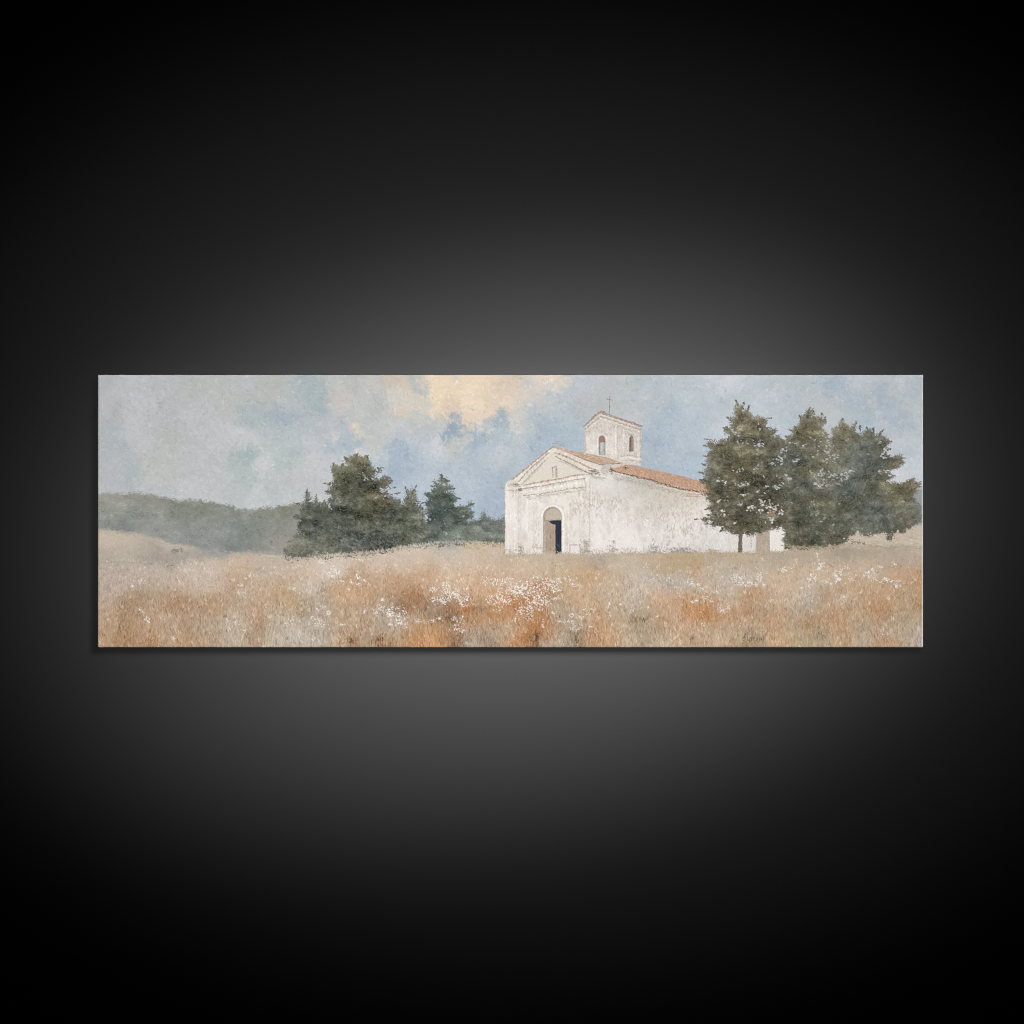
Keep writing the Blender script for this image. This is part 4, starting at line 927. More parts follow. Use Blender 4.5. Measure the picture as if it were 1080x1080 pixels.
    crown([(777, 423), (779, 427), (783, 425), (784, 431), (788, 433), (789, 428), (791, 437), (796, 441), (803, 439), (809, 441), (813, 441), (812, 446), (808, 450), (811, 454), (818, 454), (817, 459), (822, 463), (827, 470), (828, 485), (826, 500), (828, 515), (826, 530), (829, 545), (827, 554),
           (818, 557), (812, 558), (806, 560), (797, 561), (788, 563), (782, 558), (775, 562), (770, 558), (764, 560), (763, 556), (756, 555), (748, 551), (741, 550), (734, 548), (744, 546), (752, 544), (746, 537), (753, 533), (748, 528), (741, 523), (750, 520), (744, 514), (738, 507), (745, 504), (740, 497), (748, 492),
           (743, 487), (749, 482), (745, 476), (752, 474), (743, 470), (747, 465), (752, 462), (755, 467), (762, 465), (771, 461), (766, 456), (768, 451), (773, 448), (769, 443), (775, 441), (775, 435), (773, 430), (777, 429)],
          "779,428,138,128,106;782,437,122,113,92;790,445,124,114,92;803,445,136,124,102;775,452,122,114,94;790,455,110,102,80;805,458,110,103,84;775,462,104,99,82;790,465,92,87,70;810,465,98,93,76;750,468,122,114,92;762,472,112,104,84;780,475,118,108,82;795,477,104,97,78;815,475,100,95,78;752,485,116,110,92;768,485,98,93,77;785,485,112,103,78;800,487,98,92,74;820,490,102,100,88;750,498,112,107,92;765,500,104,96,76;780,500,104,96,75;800,500,92,87,70;815,503,94,90,74;745,508,104,100,86;760,512,96,90,72;775,512,108,98,78;790,515,90,84,68;810,515,88,82,66;755,523,92,86,70;770,525,96,89,70;790,528,82,76,62;810,528,86,80,66;755,535,90,84,68;772,538,88,82,66;787,540,76,71,58;805,540,96,90,74;820,540,92,86,72;745,547,96,91,78;760,550,88,82,66;775,552,96,89,70;790,552,96,89,70;805,553,104,97,78;820,550,92,88,74",
          T_PINE, 9200, 3.2, 4.5, 55, light=25, dark=27, ang=.15)
    for a in [(779, 430, 776, 422), (783, 432, 785, 424), (788, 436, 790, 428), (800, 444, 814, 441), (806, 450, 814, 452), (812, 458, 820, 454), (772, 444, 767, 440), (768, 453, 763, 451), (756, 466, 744, 463), (752, 472, 742, 470), (750, 482, 743, 481), (748, 492, 740, 489), (746, 500, 737, 498),
              (748, 508, 738, 506), (752, 520, 740, 522), (756, 533, 744, 538), (752, 546, 733, 548), (758, 552, 744, 553), (764, 556, 760, 561), (776, 558, 775, 563), (800, 557, 802, 562), (757, 543, 746, 543)]:
        bough(*a, 26, warm if a[1] < 505 else deep, T_PINE)
    skyc = [(204, 211, 221), (214, 218, 224), (188, 196, 206)]
    gaps([(802, 467, 4, 18), (801, 469, 2.5, 8), (827, 474.5, 3.4, 16), (824, 483, 3.4, 16), (817, 488, 4, 16), (822, 485, 3, 8), (778, 496.5, 3, 9), (803, 489, 2.5, 5), (797, 493.5, 2.5, 5), (789, 467, 3, 7), (780, 466, 4, 6), (760, 506, 3, 9), (762, 509, 2.5, 6), (788, 509.5, 2.6, 12), (782, 512, 3, 10),
          (777, 511, 2, 6), (806, 513.5, 2.6, 8), (819, 513, 3, 16), (820, 515, 2.4, 8), (826, 510, 2.5, 8), (801, 520, 3, 7), (803, 527, 2.6, 9), (783, 521, 2.4, 6), (781, 533, 2.6, 10), (832, 502, 2.6, 8), (833, 506, 2, 6), (837, 487, 2.2, 8), (841, 484, 2.2, 6), (796, 479, 1.4, 3), (805, 502, 1.2, 3),
          (772, 497, 1.6, 4), (774, 455, 2.6, 8), (778, 458, 2.4, 6), (801, 453, 1.8, 4), (790, 521, 2, 4), (835, 496, 1.2, 3), (836, 467, 2.4, 7), (850, 470, 2.2, 6), (857, 463, 2.2, 6)], skyc, SKY, 1.5)
    # white wall glimpsed between the lower boughs
    gaps([(792, 534.5, 4, 18), (790, 537, 3, 10), (800, 539, 4, 14), (812, 532, 6, 26), (818, 537, 5, 26), (810, 535, 4, 12), (824, 540, 4, 14), (805, 531, 4, 8), (765, 544, 3, 8), (760, 542, 3, 6), (813, 548, 3, 16), (814, 551, 2, 8), (818, 558, 4, 20), (758, 528, 3, 8), (763, 540, 3, 6), (765, 526, 3, 5)],
         [(228, 220, 213), (216, 206, 196), (236, 230, 226)], WALL, 1.6)
    gaps([(814, 541, 2.4, 9), (817, 540, 2, 5)], [(204, 150, 122)], ROOF, 1.5)
    # boughs crossing the pale gaps, twigs
    for (x0, y0, x1, y1) in [(781, 560, 782, 470), (782, 500, 800, 488), (781, 515, 764, 505), (782, 528, 806, 520), (781, 540, 766, 534), (782, 485, 772, 473), (786, 545, 806, 548)]:
        line([(x0, y0), ((x0 + x1) / 2 + rng.normal(0, .6), (y0 + y1) / 2), (x1, y1)], .42, (78, 70, 60), .55, T_PINE, .35)
    for (x0, y0, x1, y1) in [(852, 575, 854, 520), (854, 560, 868, 545), (848, 575, 842, 560), (853, 540, 862, 525)]:
        line([(x0, y0), ((x0 + x1) / 2, (y0 + y1) / 2), (x1, y1)], .55, (70, 72, 70), .5, T_MID, .4)
    leafm = poly_mask([(772, 556), (786, 556), (790, 563), (772, 561)], 2, 3, 97)
    leaves(leafm, lambda x, y: np.array((90, 84, 68.)) + 0 * np.asarray(x)[:, None], T_PINE, 130, seed=9)


FLOWERS = [  # cx, cy, rx, ry, count, brightness
    (520, 614, 6, 3, 12, 1), (511, 611, 3, 4, 8, 1), (534, 611, 4, 3, 10, 1), (538, 621, 8, 5, 30, 1), (546, 624, 6, 5, 32, 1), (555, 619, 9, 5, 36, 1), (560, 627, 10, 6, 46, 1), (573, 618, 8, 5, 28, 1),
    (583, 613, 8, 3, 18, .95), (584, 622, 6, 3, 18, 1), (574, 633, 6, 5, 28, 1), (566, 636, 5, 4, 20, 1), (557, 641, 6, 4, 24, 1), (559, 649, 3, 5, 14, .9), (527, 631, 5, 6, 26, 1), (536, 635, 4, 4, 14, 1), (525, 641, 4, 5, 10, .9), (549, 645, 4, 4, 10, .95),
    (590, 616, 3, 5, 8, .95), (605, 616, 3, 2, 7, .9), (543, 655, 2, 4, 5, .85), (517, 632, 3, 4, 10, 1), (588, 631, 3, 2, 7, 1), (569, 610, 9, 2, 12, .85), (596, 611, 6, 2, 8, .85),
    (471, 617, 2.5, 4, 12, 1), (456, 622, 3, 2, 9, .9), (459, 632, 5, 3, 16, 1), (467, 634, 5, 3, 20, 1), (476, 628, 5, 5, 24, 1), (482, 627, 3, 4, 10, 1), (487, 633, 3, 3, 12, 1), (493, 632, 2.5, 5, 10, 1), (490, 638, 3, 2, 6, .95), (470, 624, 4, 3, 8, .9), (493, 621, 2.5, 1.2, 5, .8),
    (413, 640, 1.4, 3, 7, 1), (421, 652, 5, 6, 26, .85), (410, 645, 4, 3, 16, .95), (401, 641, 4, 3, 14, .85), (424, 657, 4, 4, 14, .85), (412, 659, 3, 1.2, 7, .9), (385, 644, .8, 3, 5, 1), (403, 633, 2.5, 1.5, 6, .95), (412, 649, 3, 2, 9, 1), (397, 645, 3, 3, 8, .85), (419, 642, 3, 2, 6, .9), (427, 645, 2, 3, 5, .85),
    (335, 643, 1.2, 1, 4, .95), (341, 641, 2, 1.5, 5, .85), (346, 647, 3, 1.6, 11, .95), (333, 655, 4, 4, 18, .75), (340, 659, 4, 2, 10, .75), (362, 659, 2.5, 1.2, 6, .85), (376, 660, 1, 2, 4, .8),
    (352, 600, 2.5, 2, 8, 1), (346, 605, 2, 2, 7, 1), (357, 604, 3, 1.6, 9, 1), (340, 593, 3, 1.4, 8, .85), (350, 608, 2, 1, 5, 1), (377, 608, 2, 2.4, 10, 1), (385, 612, 2, 1.2, 6, 1), (371, 614, 1.6, 1.6, 6, 1), (361, 613, 2.5, 1, 6, 1), (378, 616, 1.8, 2, 5, .95), (368, 622, 1, 1.4, 3, .85), (381, 590, 6, 1, 8, .8),
    (484, 655, 3, 3, 9, .95), (478, 652, 2, 1.6, 5, .9), (488, 664, 2.5, 2.5, 7, .95), (481, 663, 2.5, 1.2, 6, .95), (456, 654, 3, 2, 7, .75), (464, 652, 3, 2, 7, .75), (440, 655, 4, 2, 8, .75),
    (604, 649, 3, 1.6, 8, 1), (600, 656, 5, 1.4, 10, .9), (613, 652, 2, 1.6, 7, .95), (621, 648, 2.5, 1.6, 5, .8), (590, 655, 2.5, .8, 4, .9), (584, 646, 2, 2, 5, .8), (606, 661, 7, 4, 14, .65), (573, 658, 1.6, 3, 6, .85), (617, 643, 1.4, 1, 4, .8),
    (643, 637, 1, 2.6, 5, .9), (655, 637.5, .8, .8, 2, 1), (644, 645, 1, 5, 5, .7), (623, 661, 2, 2, 4, .8), (630, 666, 1.6, 3, 5, .7), (623.5, 642, .7, .7, 2, .9),
    (729, 614, 1.6, 2.4, 5, .95), (734, 617, 3, 1.2, 6, .9), (740, 621, 3, 1.4, 6, .8), (754, 625, 2.6, .9, 5, .95), (735, 633, 1.2, 1.6, 4, .95), (744, 631, 3, 2, 7, .95), (731, 635, 2.4, 1.2, 5, .9), (750, 634, 2.4, 1.4, 5, .85), (761, 643, 3, 1.6, 5, .75), (768, 639, 1, 2.4, 4, .85), (742, 661, 1.2, 3, 4, .85), (736, 664, 1, 2.4, 3, .6), (718, 628, 1.4, 3, 4, .75), (684, 641, 1.2, 1.6, 4, .85), (667, 643, 1, 2, 3, .8), (655, 638, .8, .8, 2, 1), (704, 611, 2.6, 1.6, 6, .7), (686, 611, 4, 2, 7, .6), (694, 650, .8, .8, 2, .85),
    (782, 612, 5, 5, 20, .72), (791, 616, 5, 3, 18, .78), (801, 611, 2.5, 4, 11, .85), (806, 616, 2, 2, 6, .78), (776, 609, 5, 3, 12, .62), (800, 606, 2.5, 2, 6, .7), (769, 640, 1, 2.6, 4, .85), (814, 632, 1.2, 2.4, 5, .7), (762, 645, 3, 1.5, 5, .7),
    (827, 601, 2.4, 1.6, 9, .98), (834, 599, 2, .8, 4, .8), (845, 620, 1.1, 1, 4, 1), (854, 611, 2, 1.6, 9, 1), (860, 610, 2, 1.6, 7, 1), (853, 618, 1.8, 2, 5, .8), (867, 596, 2.4, 2, 9, .98), (864, 600, 2, 1.6, 7, .9), (862, 586, .8, 2, 4, .8), (871, 614, 1, 1.4, 4, .85), (877, 615, 1.4, 1.8, 6, .9), (885, 604, 2.4, 2.2, 10, .95), (885, 611, 3, 2.6, 16, 1), (881, 607, 2, 1.5, 6, .9), (892, 599, 2.2, 1, 6, .95), (855, 606, 1, 1.4, 3, .9),
    (911, 607, 1.2, 1, 4, .85), (915, 604, 2.4, 1.6, 9, 1), (921, 602, 2.4, 1.6, 8, 1), (917, 608, 2, 1.2, 6, .9), (922, 611, 2, 1.6, 5, .9), (928, 598, 1.6, 1, 5, .95), (934, 611, 3, 1.8, 12, 1), (940, 613, 2.5, 1.4, 9, 1), (930, 614, 2, 1.2, 5, .9), (946, 618, 2.6, 1.8, 10, .95), (944, 595, 1.4, 1.6, 5, .9), (948, 613, 2, 1, 5, .8), (898, 611, 3, 1.8, 6, .7), (903, 607, 2, 2, 4, .7), (937, 631, 1.4, 1.6, 4, .8), (908, 625, .9, .9, 2, .85), (931, 668, 1.6, 3, 6, .85), (889, 630, 3, 2, 8, .7), (884, 632, 3, 2, 6, .65), (958, 615, 4, 1.2, 6, .65), (850, 627, 2.6, 2, 6, .75),
    (139, 618, 1.6, 2, 6, .95), (147, 613, 4, 2.4, 12, .65), (150, 644, 4, 2.4, 10, .78), (153, 653, 4, 2.4, 8, .74), (156, 656, 1.2, .8, 4, .9), (183, 673, .8, 2, 5, .95), (207.5, 611, .8, .8, 2, .85), (129, 641, 1, 2, 4, .65),
    (246, 611, 1.2, 1, 4, .98), (264, 607, 1.2, 1.4, 4, .98), (260, 610, 1.6, .8, 3, .85), (310, 621, 1.8, 1.3, 7, 1), (305, 620, 1, .9, 3, .8), (254, 617, 2.4, 1.4, 5, .78), (258, 627, 3, 4, 9, .6), (253, 624, 3, 2, 6, .6), (258, 665, 3, .5, 5, .9), (240, 653, 1.2, 2, 4, .8), (250, 657, 4, 3, 8, .6), (308, 654, 2.4, 2.4, 8, .7), (302, 659, 1.6, 1.6, 4, .7), (280, 640, 1.4, 2.4, 4, .65), (328, 652, 1, 1.2, 3, .75), (316, 667, 1, 2, 3, .7)]


def paint_flowers():
    fld = field_map(FIELDN, 6.0, .8, warm=.08)
    for cx, cy, rx, ry, n, b in FLOWERS:
        if b > .9 and n > 9:                                    # warm shade between the blossoms
            for k in range(n // 2):
                dab(cx + rng.normal(0, rx * .75), cy + rng.normal(0, ry * .75), rng.uniform(.5, 1.4), .45, rng.uniform(0, 3), fld(cx, cy) * rng.uniform(.66, .92), .6)
        for k in range(int(n * 2.1)):
            c = np.array((240, 238, 234)) * rng.uniform(.94, 1.02)
            a = rng.uniform(.45, 1) * min(b + .02, 1)
            big = rng.random() < .24
            x, y = cx + rng.normal(0, rx * .72), cy + rng.normal(0, ry * .72)
            dab(x, y, rng.uniform(.8, 1.7) if big else rng.uniform(.35, .85), rng.uniform(.3, .62), rng.choice([.4, -.7, 1.3, 0]) + rng.normal(0, .4), np.clip(c, 0, 244), a,
                FLOWER if b > .68 else None, hard=2.6)


def paint_signature():
    ink = (116, 102, 78)
    for st in [[(783.5, 674), (785, 671.5), (786.4, 668), (785.6, 672), (784.6, 675.5), (787, 677.4), (789.4, 675.6)],
               [(789, 672.6), (788.6, 675), (790.4, 675.4), (791.6, 672.6), (790.8, 677.4), (788.6, 679.4)],
               [(792.6, 672), (792.4, 676.6), (793.8, 672.6), (795, 672.8), (794.8, 676.6)],
               [(796.4, 672), (796.6, 676.4), (798.2, 675.6), (799.2, 672.2), (799, 676.6)],
               [(800.8, 672), (801, 676.6), (803.4, 673.4), (804, 677.6), (806, 673), (808.2, 669), (810.4, 665.4)]]:
        line(st, .36, ink, .95, SIGN, .14)


def finish():
    """crisp the strokes, then the canvas cloth itself: diagonal weave showing through thin paint"""
    b = IMG
    for ax in (0, 1):
        b = (np.roll(b, -2, ax) + 4 * np.roll(b, -1, ax) + 6 * b + 4 * np.roll(b, 1, ax) + np.roll(b, 2, ax)) / 16
    b[:3], b[-3:], b[:, :3], b[:, -3:] = IMG[:3], IMG[-3:], IMG[:, :3], IMG[:, -3:]
    IMG[:] = IMG + .8 * (IMG - b)
    wv = np.sin(2 * math.pi * XX / 2.95) * np.sin(2 * math.pi * YY / 2.95)
    amp = np.clip(.55 + 1.3 * fbm(XX, YY, 21, 901, 2), .1, 1.2)
    light = (np.clip(IMG.mean(-1), 0, 255) / 200) ** 1.6
    IMG[:] = IMG + (3.8 * wv * amp * light)[..., None]
    IMG[:] = IMG + (rng.normal(0, 1.0, (H, W)))[..., None]
    np.clip(IMG, 0, 250, out=IMG)


def paint_all():
    paint_sky()
    paint_wood()
    paint_field()
    paint_left_trees()
    paint_church()
    paint_right_trees()
    paint_flowers()
    paint_signature()
    finish()

DEPTH = 0.040
BEAM_SPREAD = .03
BEAM_W = 3.2
SPOTS = [('added_wall_spot', (.95, -2.5, 2.62), (.037, -DEPTH, 1.475), 14.69, 1.0, 37, 2.25, 1.0, .38),
         ('added_wall_spot', (1.15, -3.4, 2.62), (.037, -DEPTH, 1.475), 11.36, 1.0, 62, 2.25, 1.0, .42),
         ('added_wall_spot', (1.3, -4.7, 2.6), (.037, -DEPTH, 1.475), 8.55, 1.0, 110, 2.25, 1.0, .46),
         ('added_wall_fill', (-.25, -7.4, 1.3), (.031, -DEPTH, 1.549), 14.39, 1.0, 119.4, 1.52, 1.0, .5)]  # added wide fill that lifts the canvas's shadow on the wall

# ---------------------------------------------------------------------------
# THE SCENE
# ---------------------------------------------------------------------------
import bpy
import bmesh

scene = bpy.context.scene
col = scene.collection
PX = 0.002                       # metres to one picture unit
DEPTH = 0.040
CX, CZ = (540 - 540) * PX, 1.5   # the middle of the view
FRONT = -DEPTH
ROUND = 1.6                      # radius of the folded rim, in picture units
TONE = 1.16                      # light falling on the canvas


def srgb(c):
    c = np.asarray(c, float) / 255.0
    return np.where(c <= .04045, c / 12.92, ((c + .055) / 1.055) ** 2.4)


def wx(px):
    return (px - 540.0) * PX


def wz(py):
    return CZ + (540.0 - py) * PX


def tag(o, label=None, cat=None, kind=None, group=None):
    for k, v in (('label', label), ('category', cat), ('kind', kind), ('group', group)):
        if v:
            o[k] = v
    return o


def principled(name, rough, spec=.25):
    m = bpy.data.materials.new(name)
    m.use_nodes = True
    b = m.node_tree.nodes['Principled BSDF']
    b.inputs['Roughness'].default_value = rough
    b.inputs['Specular IOR Level'].default_value = spec
    return m, m.node_tree, b


# ---- materials ----
def canvas_material():
    m, nt, b = principled('painted_canvas', .82, .12)
    at = nt.nodes.new('ShaderNodeVertexColor')
    at.layer_name = 'paint'
    nt.links.new(at.outputs['Color'], b.inputs['Base Color'])
    tc = nt.nodes.new('ShaderNodeTexCoord')
    bump = nt.nodes.new('ShaderNodeBump')
    bump.inputs['Strength'].default_value = .16
    bump.inputs['Distance'].default_value = .0012
    nz = nt.nodes.new('ShaderNodeTexNoise')
    nz.inputs['Scale'].default_value = 330
    nz.inputs['Detail'].default_value = 2
    nt.links.new(tc.outputs['Object'], nz.inputs['Vector'])
    nt.links.new(nz.outputs['Fac'], bump.inputs['Height'])
    nt.links.new(bump.outputs['Normal'], b.inputs['Normal'])
    return m


def wall_material():
    m, nt, b = principled('matt_wall_paint', .95, .03)
    tc = nt.nodes.new('ShaderNodeTexCoord')
    nz = nt.nodes.new('ShaderNodeTexNoise')
    nz.inputs['Scale'].default_value = 2.4
    nz.inputs['Detail'].default_value = 3
    rp = nt.nodes.new('ShaderNodeValToRGB')
    rp.color_ramp.elements[0].color = (WALL_A * .97,) * 3 + (1,)
    rp.color_ramp.elements[1].color = (WALL_A * 1.03,) * 3 + (1,)
    nt.links.new(tc.outputs['Object'], nz.inputs['Vector'])
    nt.links.new(nz.outputs['Fac'], rp.inputs['Fac'])
    nt.links.new(rp.outputs['Color'], b.inputs['Base Color'])
    return m


WALL_A = .6
paint_all()

# unprinted cloth at the rim fold; lit right, shaded left put into its colour
xe = np.minimum(XX - PX0, PX1 - XX)
right = np.clip((1.55 - (PX1 - XX)) / .5, 0, 1)
left = np.clip((.9 - (XX - PX0)) / .5, 0, 1)
top = np.clip((1.2 - (YY - PY0)) / .5, 0, 1) * .55
bot = np.clip((.75 - (PY1 - YY)) / .4, 0, 1) * .6
for k, c in ((top, (226, 226, 228)), (bot, (214, 204, 190)), (left, (214, 212, 214)), (right, (247, 246, 243))):
    IMG[:] = IMG * (1 - k[..., None]) + np.array(c, float) * k[..., None]

# ---- the canvas: one sheet of cloth, its picture kept as motifs side by side ----
gx = PX0 + np.arange(W + 1) / S
gy = PY0 + np.arange(H + 1) / S
GX, GY = np.meshgrid(gx, np.minimum(gy, PY1))
D = np.minimum.reduce([GX - PX0, PX1 - GX, GY - PY0, PY1 - GY])
drop = ROUND - np.sqrt(np.maximum(ROUND ** 2 - np.maximum(ROUND - D, 0) ** 2, 0))
VX, VY, VZ = wx(GX), FRONT + drop * PX, wz(GY)
lin = srgb(IMG) / TONE
P = np.pad(lin, ((1, 1), (1, 1), (0, 0)), 'edge')
VC = (P[:-1, :-1] + P[1:, :-1] + P[:-1, 1:] + P[1:, 1:]) / 4
# keep a little of the bite of single cells: corners lean to the cell at their lower right
VC = VC * .45 + P[1:, 1:] * .55
co = np.stack([VX, VY, VZ], -1).reshape(-1, 3)
vc = np.concatenate([VC.reshape(-1, 3), np.ones(((W + 1) * (H + 1), 1))], 1)
jj, ii = np.meshgrid(np.arange(H), np.arange(W), indexing='ij')
a = jj * (W + 1) + ii
QUADS = np.stack([a, a + W + 1, a + W + 2, a + 1], -1).reshape(-1, 4)
FLAT_IDS = IDS.reshape(-1)
BASE = np.array([0, 0, 0.0])
MAT_CANVAS = canvas_material()


def sheet(name, q, parent):
    used, inv = np.unique(q.reshape(-1), return_inverse=True)
    me = bpy.data.meshes.new(name)
    me.vertices.add(len(used))
    me.vertices.foreach_set('co', (co[used] - origin).astype(np.float32).reshape(-1))
    me.loops.add(len(inv))
    me.loops.foreach_set('vertex_index', inv.astype(np.int32).reshape(-1))
    me.polygons.add(len(q))
    me.polygons.foreach_set('loop_start', np.arange(0, len(inv), 4, dtype=np.int32))
    me.polygons.foreach_set('use_smooth', np.ones(len(q), bool))
    at = me.color_attributes.new('paint', 'FLOAT_COLOR', 'POINT')
    at.data.foreach_set('color', vc[used].astype(np.float32).reshape(-1))
    me.update(calc_edges=True)
    me.materials.append(MAT_CANVAS)
    o = bpy.data.objects.new(name, me)
    col.objects.link(o)
    o.parent = parent
    return o


def motif(name, ids, parent, label=None, kind=None):
    sel = np.isin(FLAT_IDS, ids)
    if not sel.any():
        return None
    return tag(sheet(name, QUADS[sel], parent), label, None, kind)


origin = np.array([wx(538.5), 0.0, wz(PY1)])
root = bpy.data.objects.new('canvas_print', None)
col.objects.link(root)
root.location = origin
root.empty_display_size = .1
tag(root, 'wide unframed canvas print of a white country church, hung on the dark wall', 'canvas print')

motif('painted_sky', [SKY], root, 'pale blue grey clouded sky with a peach coloured patch')
motif('painted_woodland', [WOOD], root, 'misty grey green woodland on the far left hill')
meadow = motif('painted_meadow', [FIELD], root, 'tan and rust coloured dry grass meadow')
motif('painted_flowers', [FLOWER], meadow, 'white wild flowers dabbed over the dry grass', 'stuff')
motif('signature', [SIGN], meadow, 'thin dark handwritten signature scribble in the grass')
church = motif('painted_church', [WALL], root, 'weathered white church with gable front')
motif('roof', [ROOF], church, 'long terracotta tiled nave roof')
motif('roof', [GROOF], church, 'thin brown tiled edge of the front gable')
motif('bell_tower', [TOWER], church, 'square white bell tower')
motif('tower_roof', [TROOF], church, 'thin brown tiled tower roof')
motif('doorway', [DOOR], church, 'arched doorway with half open brown door')
motif('cross', [CROSS], church, 'thin cross on top of the tower')
motif('belfry_window', [WIN_A], church)
motif('belfry_window', [WIN_B], church)
motif('gable_niche', [NICHE], church)
motif('annexe', [ANNEX], church, 'low white annexe with brown door under the pine')
motif('painted_tree', [T_BUSH], root, 'shrubby tree at the left end of the dark tree group')
motif('painted_tree', [T_BIG], root, 'broad tall dark tree left of the church')
motif('painted_tree', [T_THIN], root, 'thin tree between the broad tree and the dark conifer')
motif('painted_conifer', [T_CON], root, 'pointed dark green conifer')
motif('painted_shrub', [T_SHRUB], root, 'low hazy shrub touching the church wall')
pine = motif('painted_pine', [T_PINE], root, 'tall olive pine standing in front of the church')
motif('trunk', [TRUNK], pine)
motif('painted_tree', [T_MID], root, 'pointed middle tree right of the front pine')
motif('painted_tree', [T_RIGHT], root, 'spreading grey green tree nearest the right edge')

# ---- the four turned-over sides of the cloth ----
def cloth_material():
    m, nt, b = principled('bare_canvas', .9, .1)
    tc = nt.nodes.new('ShaderNodeTexCoord')
    nz = nt.nodes.new('ShaderNodeTexNoise')
    nz.inputs['Scale'].default_value = 420
    rp = nt.nodes.new('ShaderNodeValToRGB')
    rp.color_ramp.elements[0].color = (.66, .65, .63, 1)
    rp.color_ramp.elements[1].color = (.8, .79, .77, 1)
    nt.links.new(tc.outputs['Object'], nz.inputs['Vector'])
    nt.links.new(nz.outputs['Fac'], rp.inputs['Fac'])
    nt.links.new(rp.outputs['Color'], b.inputs['Base Color'])
    return m


MAT_CLOTH = cloth_material()
yf, yb = FRONT + ROUND * PX, -.0015
x0, x1, z0, z1 = wx(PX0), wx(PX1), wz(PY1), wz(PY0)
t = .004
for (ax, az, bx, bz, nx, nz_) in ((x0, z1, x1, z1, 0, -1), (x1, z1, x1, z0, -1, 0), (x1, z0, x0, z0, 0, 1), (x0, z0, x0, z1, 1, 0)):
    bm = bmesh.new()
    # outer face mitred to an inner face: a folded strip of real thickness
    sx, sz = np.sign(bx - ax), np.sign(bz - az)
    o4 = [(ax, yf, az), (bx, yf, bz), (bx, yb, bz), (ax, yb, az)]
    i4 = [(ax + nx * t + sx * t, yf + .0006, az + nz_ * t + sz * t), (bx + nx * t - sx * t, yf + .0006, bz + nz_ * t - sz * t),
          (bx + nx * t - sx * t, yb, bz + nz_ * t - sz * t), (ax + nx * t + sx * t, yb, az + nz_ * t + sz * t)]
    vs = [bm.verts.new(np.array(p) - origin) for p in o4 + i4]
    for f in ((0, 1, 2, 3), (7, 6, 5, 4), (0, 4, 5, 1), (1, 5, 6, 2), (2, 6, 7, 3), (3, 7, 4, 0)):
        bm.faces.new([vs[k] for k in f])
    bmesh.ops.recalc_face_normals(bm, faces=bm.faces)
    me = bpy.data.meshes.new('canvas_edge')
    bm.to_mesh(me)
    bm.free()
    me.materials.append(MAT_CLOTH)
    o = bpy.data.objects.new('canvas_edge', me)
    col.objects.link(o)
    o.parent = root

# ---- the wall ----
bm = bmesh.new()
vs = [bm.verts.new(p) for p in ((-6, 0, -3), (6, 0, -3), (6, 0, 6), (-6, 0, 6))]
bm.faces.new(vs)
vs = [bm.verts.new(p) for p in ((-6, .12, -3), (6, .12, -3), (6, .12, 6), (-6, .12, 6))]
bm.faces.new(vs[::-1])
bm.verts.ensure_lookup_table()
for k in range(4):
    n = (k + 1) % 4
    bm.faces.new([bm.verts[n], bm.verts[k], bm.verts[k + 4], bm.verts[n + 4]])
me = bpy.data.meshes.new('wall')
bm.to_mesh(me)
bm.free()
me.materials.append(wall_material())
wall = bpy.data.objects.new('wall', me)
col.objects.link(wall)
tag(wall, 'smooth dark grey wall behind the canvas, lit by a soft pool of light', 'wall', 'structure')

# ---- light ----
from mathutils import Vector


def aim(o, target):
    o.rotation_euler = (Vector(target) - o.location).to_track_quat('-Z', 'Y').to_euler()


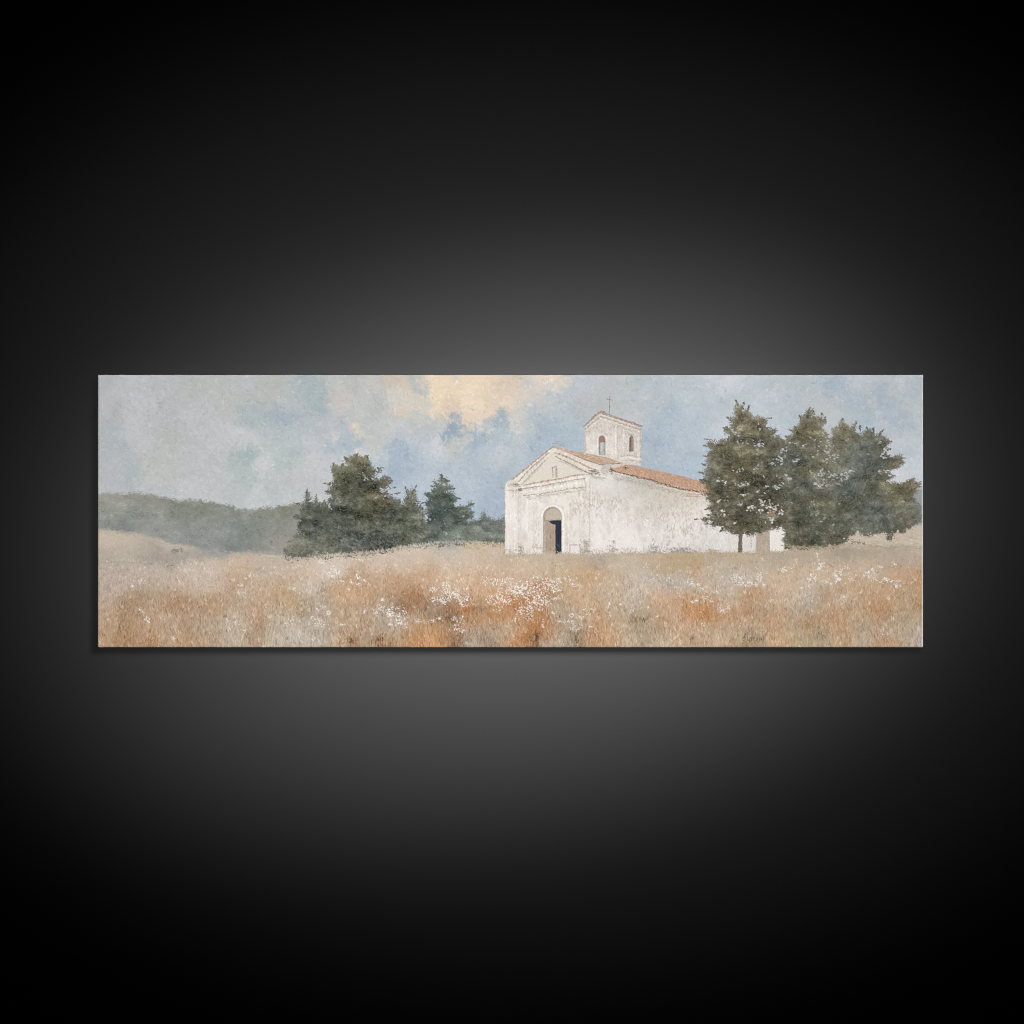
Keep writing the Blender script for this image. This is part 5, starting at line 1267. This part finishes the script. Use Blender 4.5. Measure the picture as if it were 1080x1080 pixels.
# added area lamp above and in front, its beam trimmed to the picture's edges
ctr = Vector((wx(538.5), FRONT, (z0 + z1) / 2))
tan_up = .5
cosb = 1 / math.sqrt(1 + tan_up ** 2)
ld = bpy.data.lights.new('added_canvas_beam', 'AREA')
ld.shape = 'RECTANGLE'
ld.size = (x1 - x0) - 1.2 * PX
ld.size_y = ((z1 - z0) - 1.6 * PX) * cosb
ld.spread = math.radians(BEAM_SPREAD)
ld.energy = BEAM_W
ld.color = (1, 1, 1)
lo = bpy.data.objects.new('added_canvas_beam', ld)
col.objects.link(lo)
ctr.z += .4 * PX                # the beam's lower edge stops just short of the bottom fold
lo.location = ctr + Vector((0, -1, tan_up)).normalized() * 4.6
aim(lo, ctr)

# added spots upper right, staggered to soften the shadow; added fill behind the camera
for (name, off, tgt, angle, blend, energy, sx, sy, rad) in SPOTS:
    sd = bpy.data.lights.new(name, 'SPOT')
    sd.spot_size = math.radians(angle)
    sd.spot_blend = blend
    sd.energy = energy
    sd.shadow_soft_size = rad
    so = bpy.data.objects.new(name, sd)
    col.objects.link(so)
    so.location = Vector(off)
    aim(so, tgt)
    so.scale = (sx, sy, 1)

w = bpy.data.worlds.new('World')
scene.world = w
w.use_nodes = True
w.node_tree.nodes['Background'].inputs['Color'].default_value = (0, 0, 0, 1)
w.node_tree.nodes['Background'].inputs['Strength'].default_value = 0

# ---- camera ----
cd = bpy.data.cameras.new('camera')
cam = bpy.data.objects.new('camera', cd)
col.objects.link(cam)
dist = 7.0
cam.location = (0, FRONT - dist, CZ)
cam.rotation_euler = (math.pi / 2, 0, 0)
cd.sensor_width = 36
cd.lens = 36 * dist / (1080 * PX)
cd.clip_start = .05
cd.clip_end = 100
scene.camera = cam

scene.view_settings.view_transform = 'Standard'
scene.view_settings.look = 'None'
scene.view_settings.exposure = 0
scene.view_settings.gamma = 1
scene.view_settings.use_curve_mapping = False
scene.render.engine = 'CYCLES'
scene.cycles.max_bounces = 4
scene.cycles.use_denoising = True
scene.cycles.filter_width = 1.1
scene.cycles.denoising_prefilter = 'NONE'
scene.cycles.use_light_tree = False
scene.cycles.use_adaptive_sampling = False
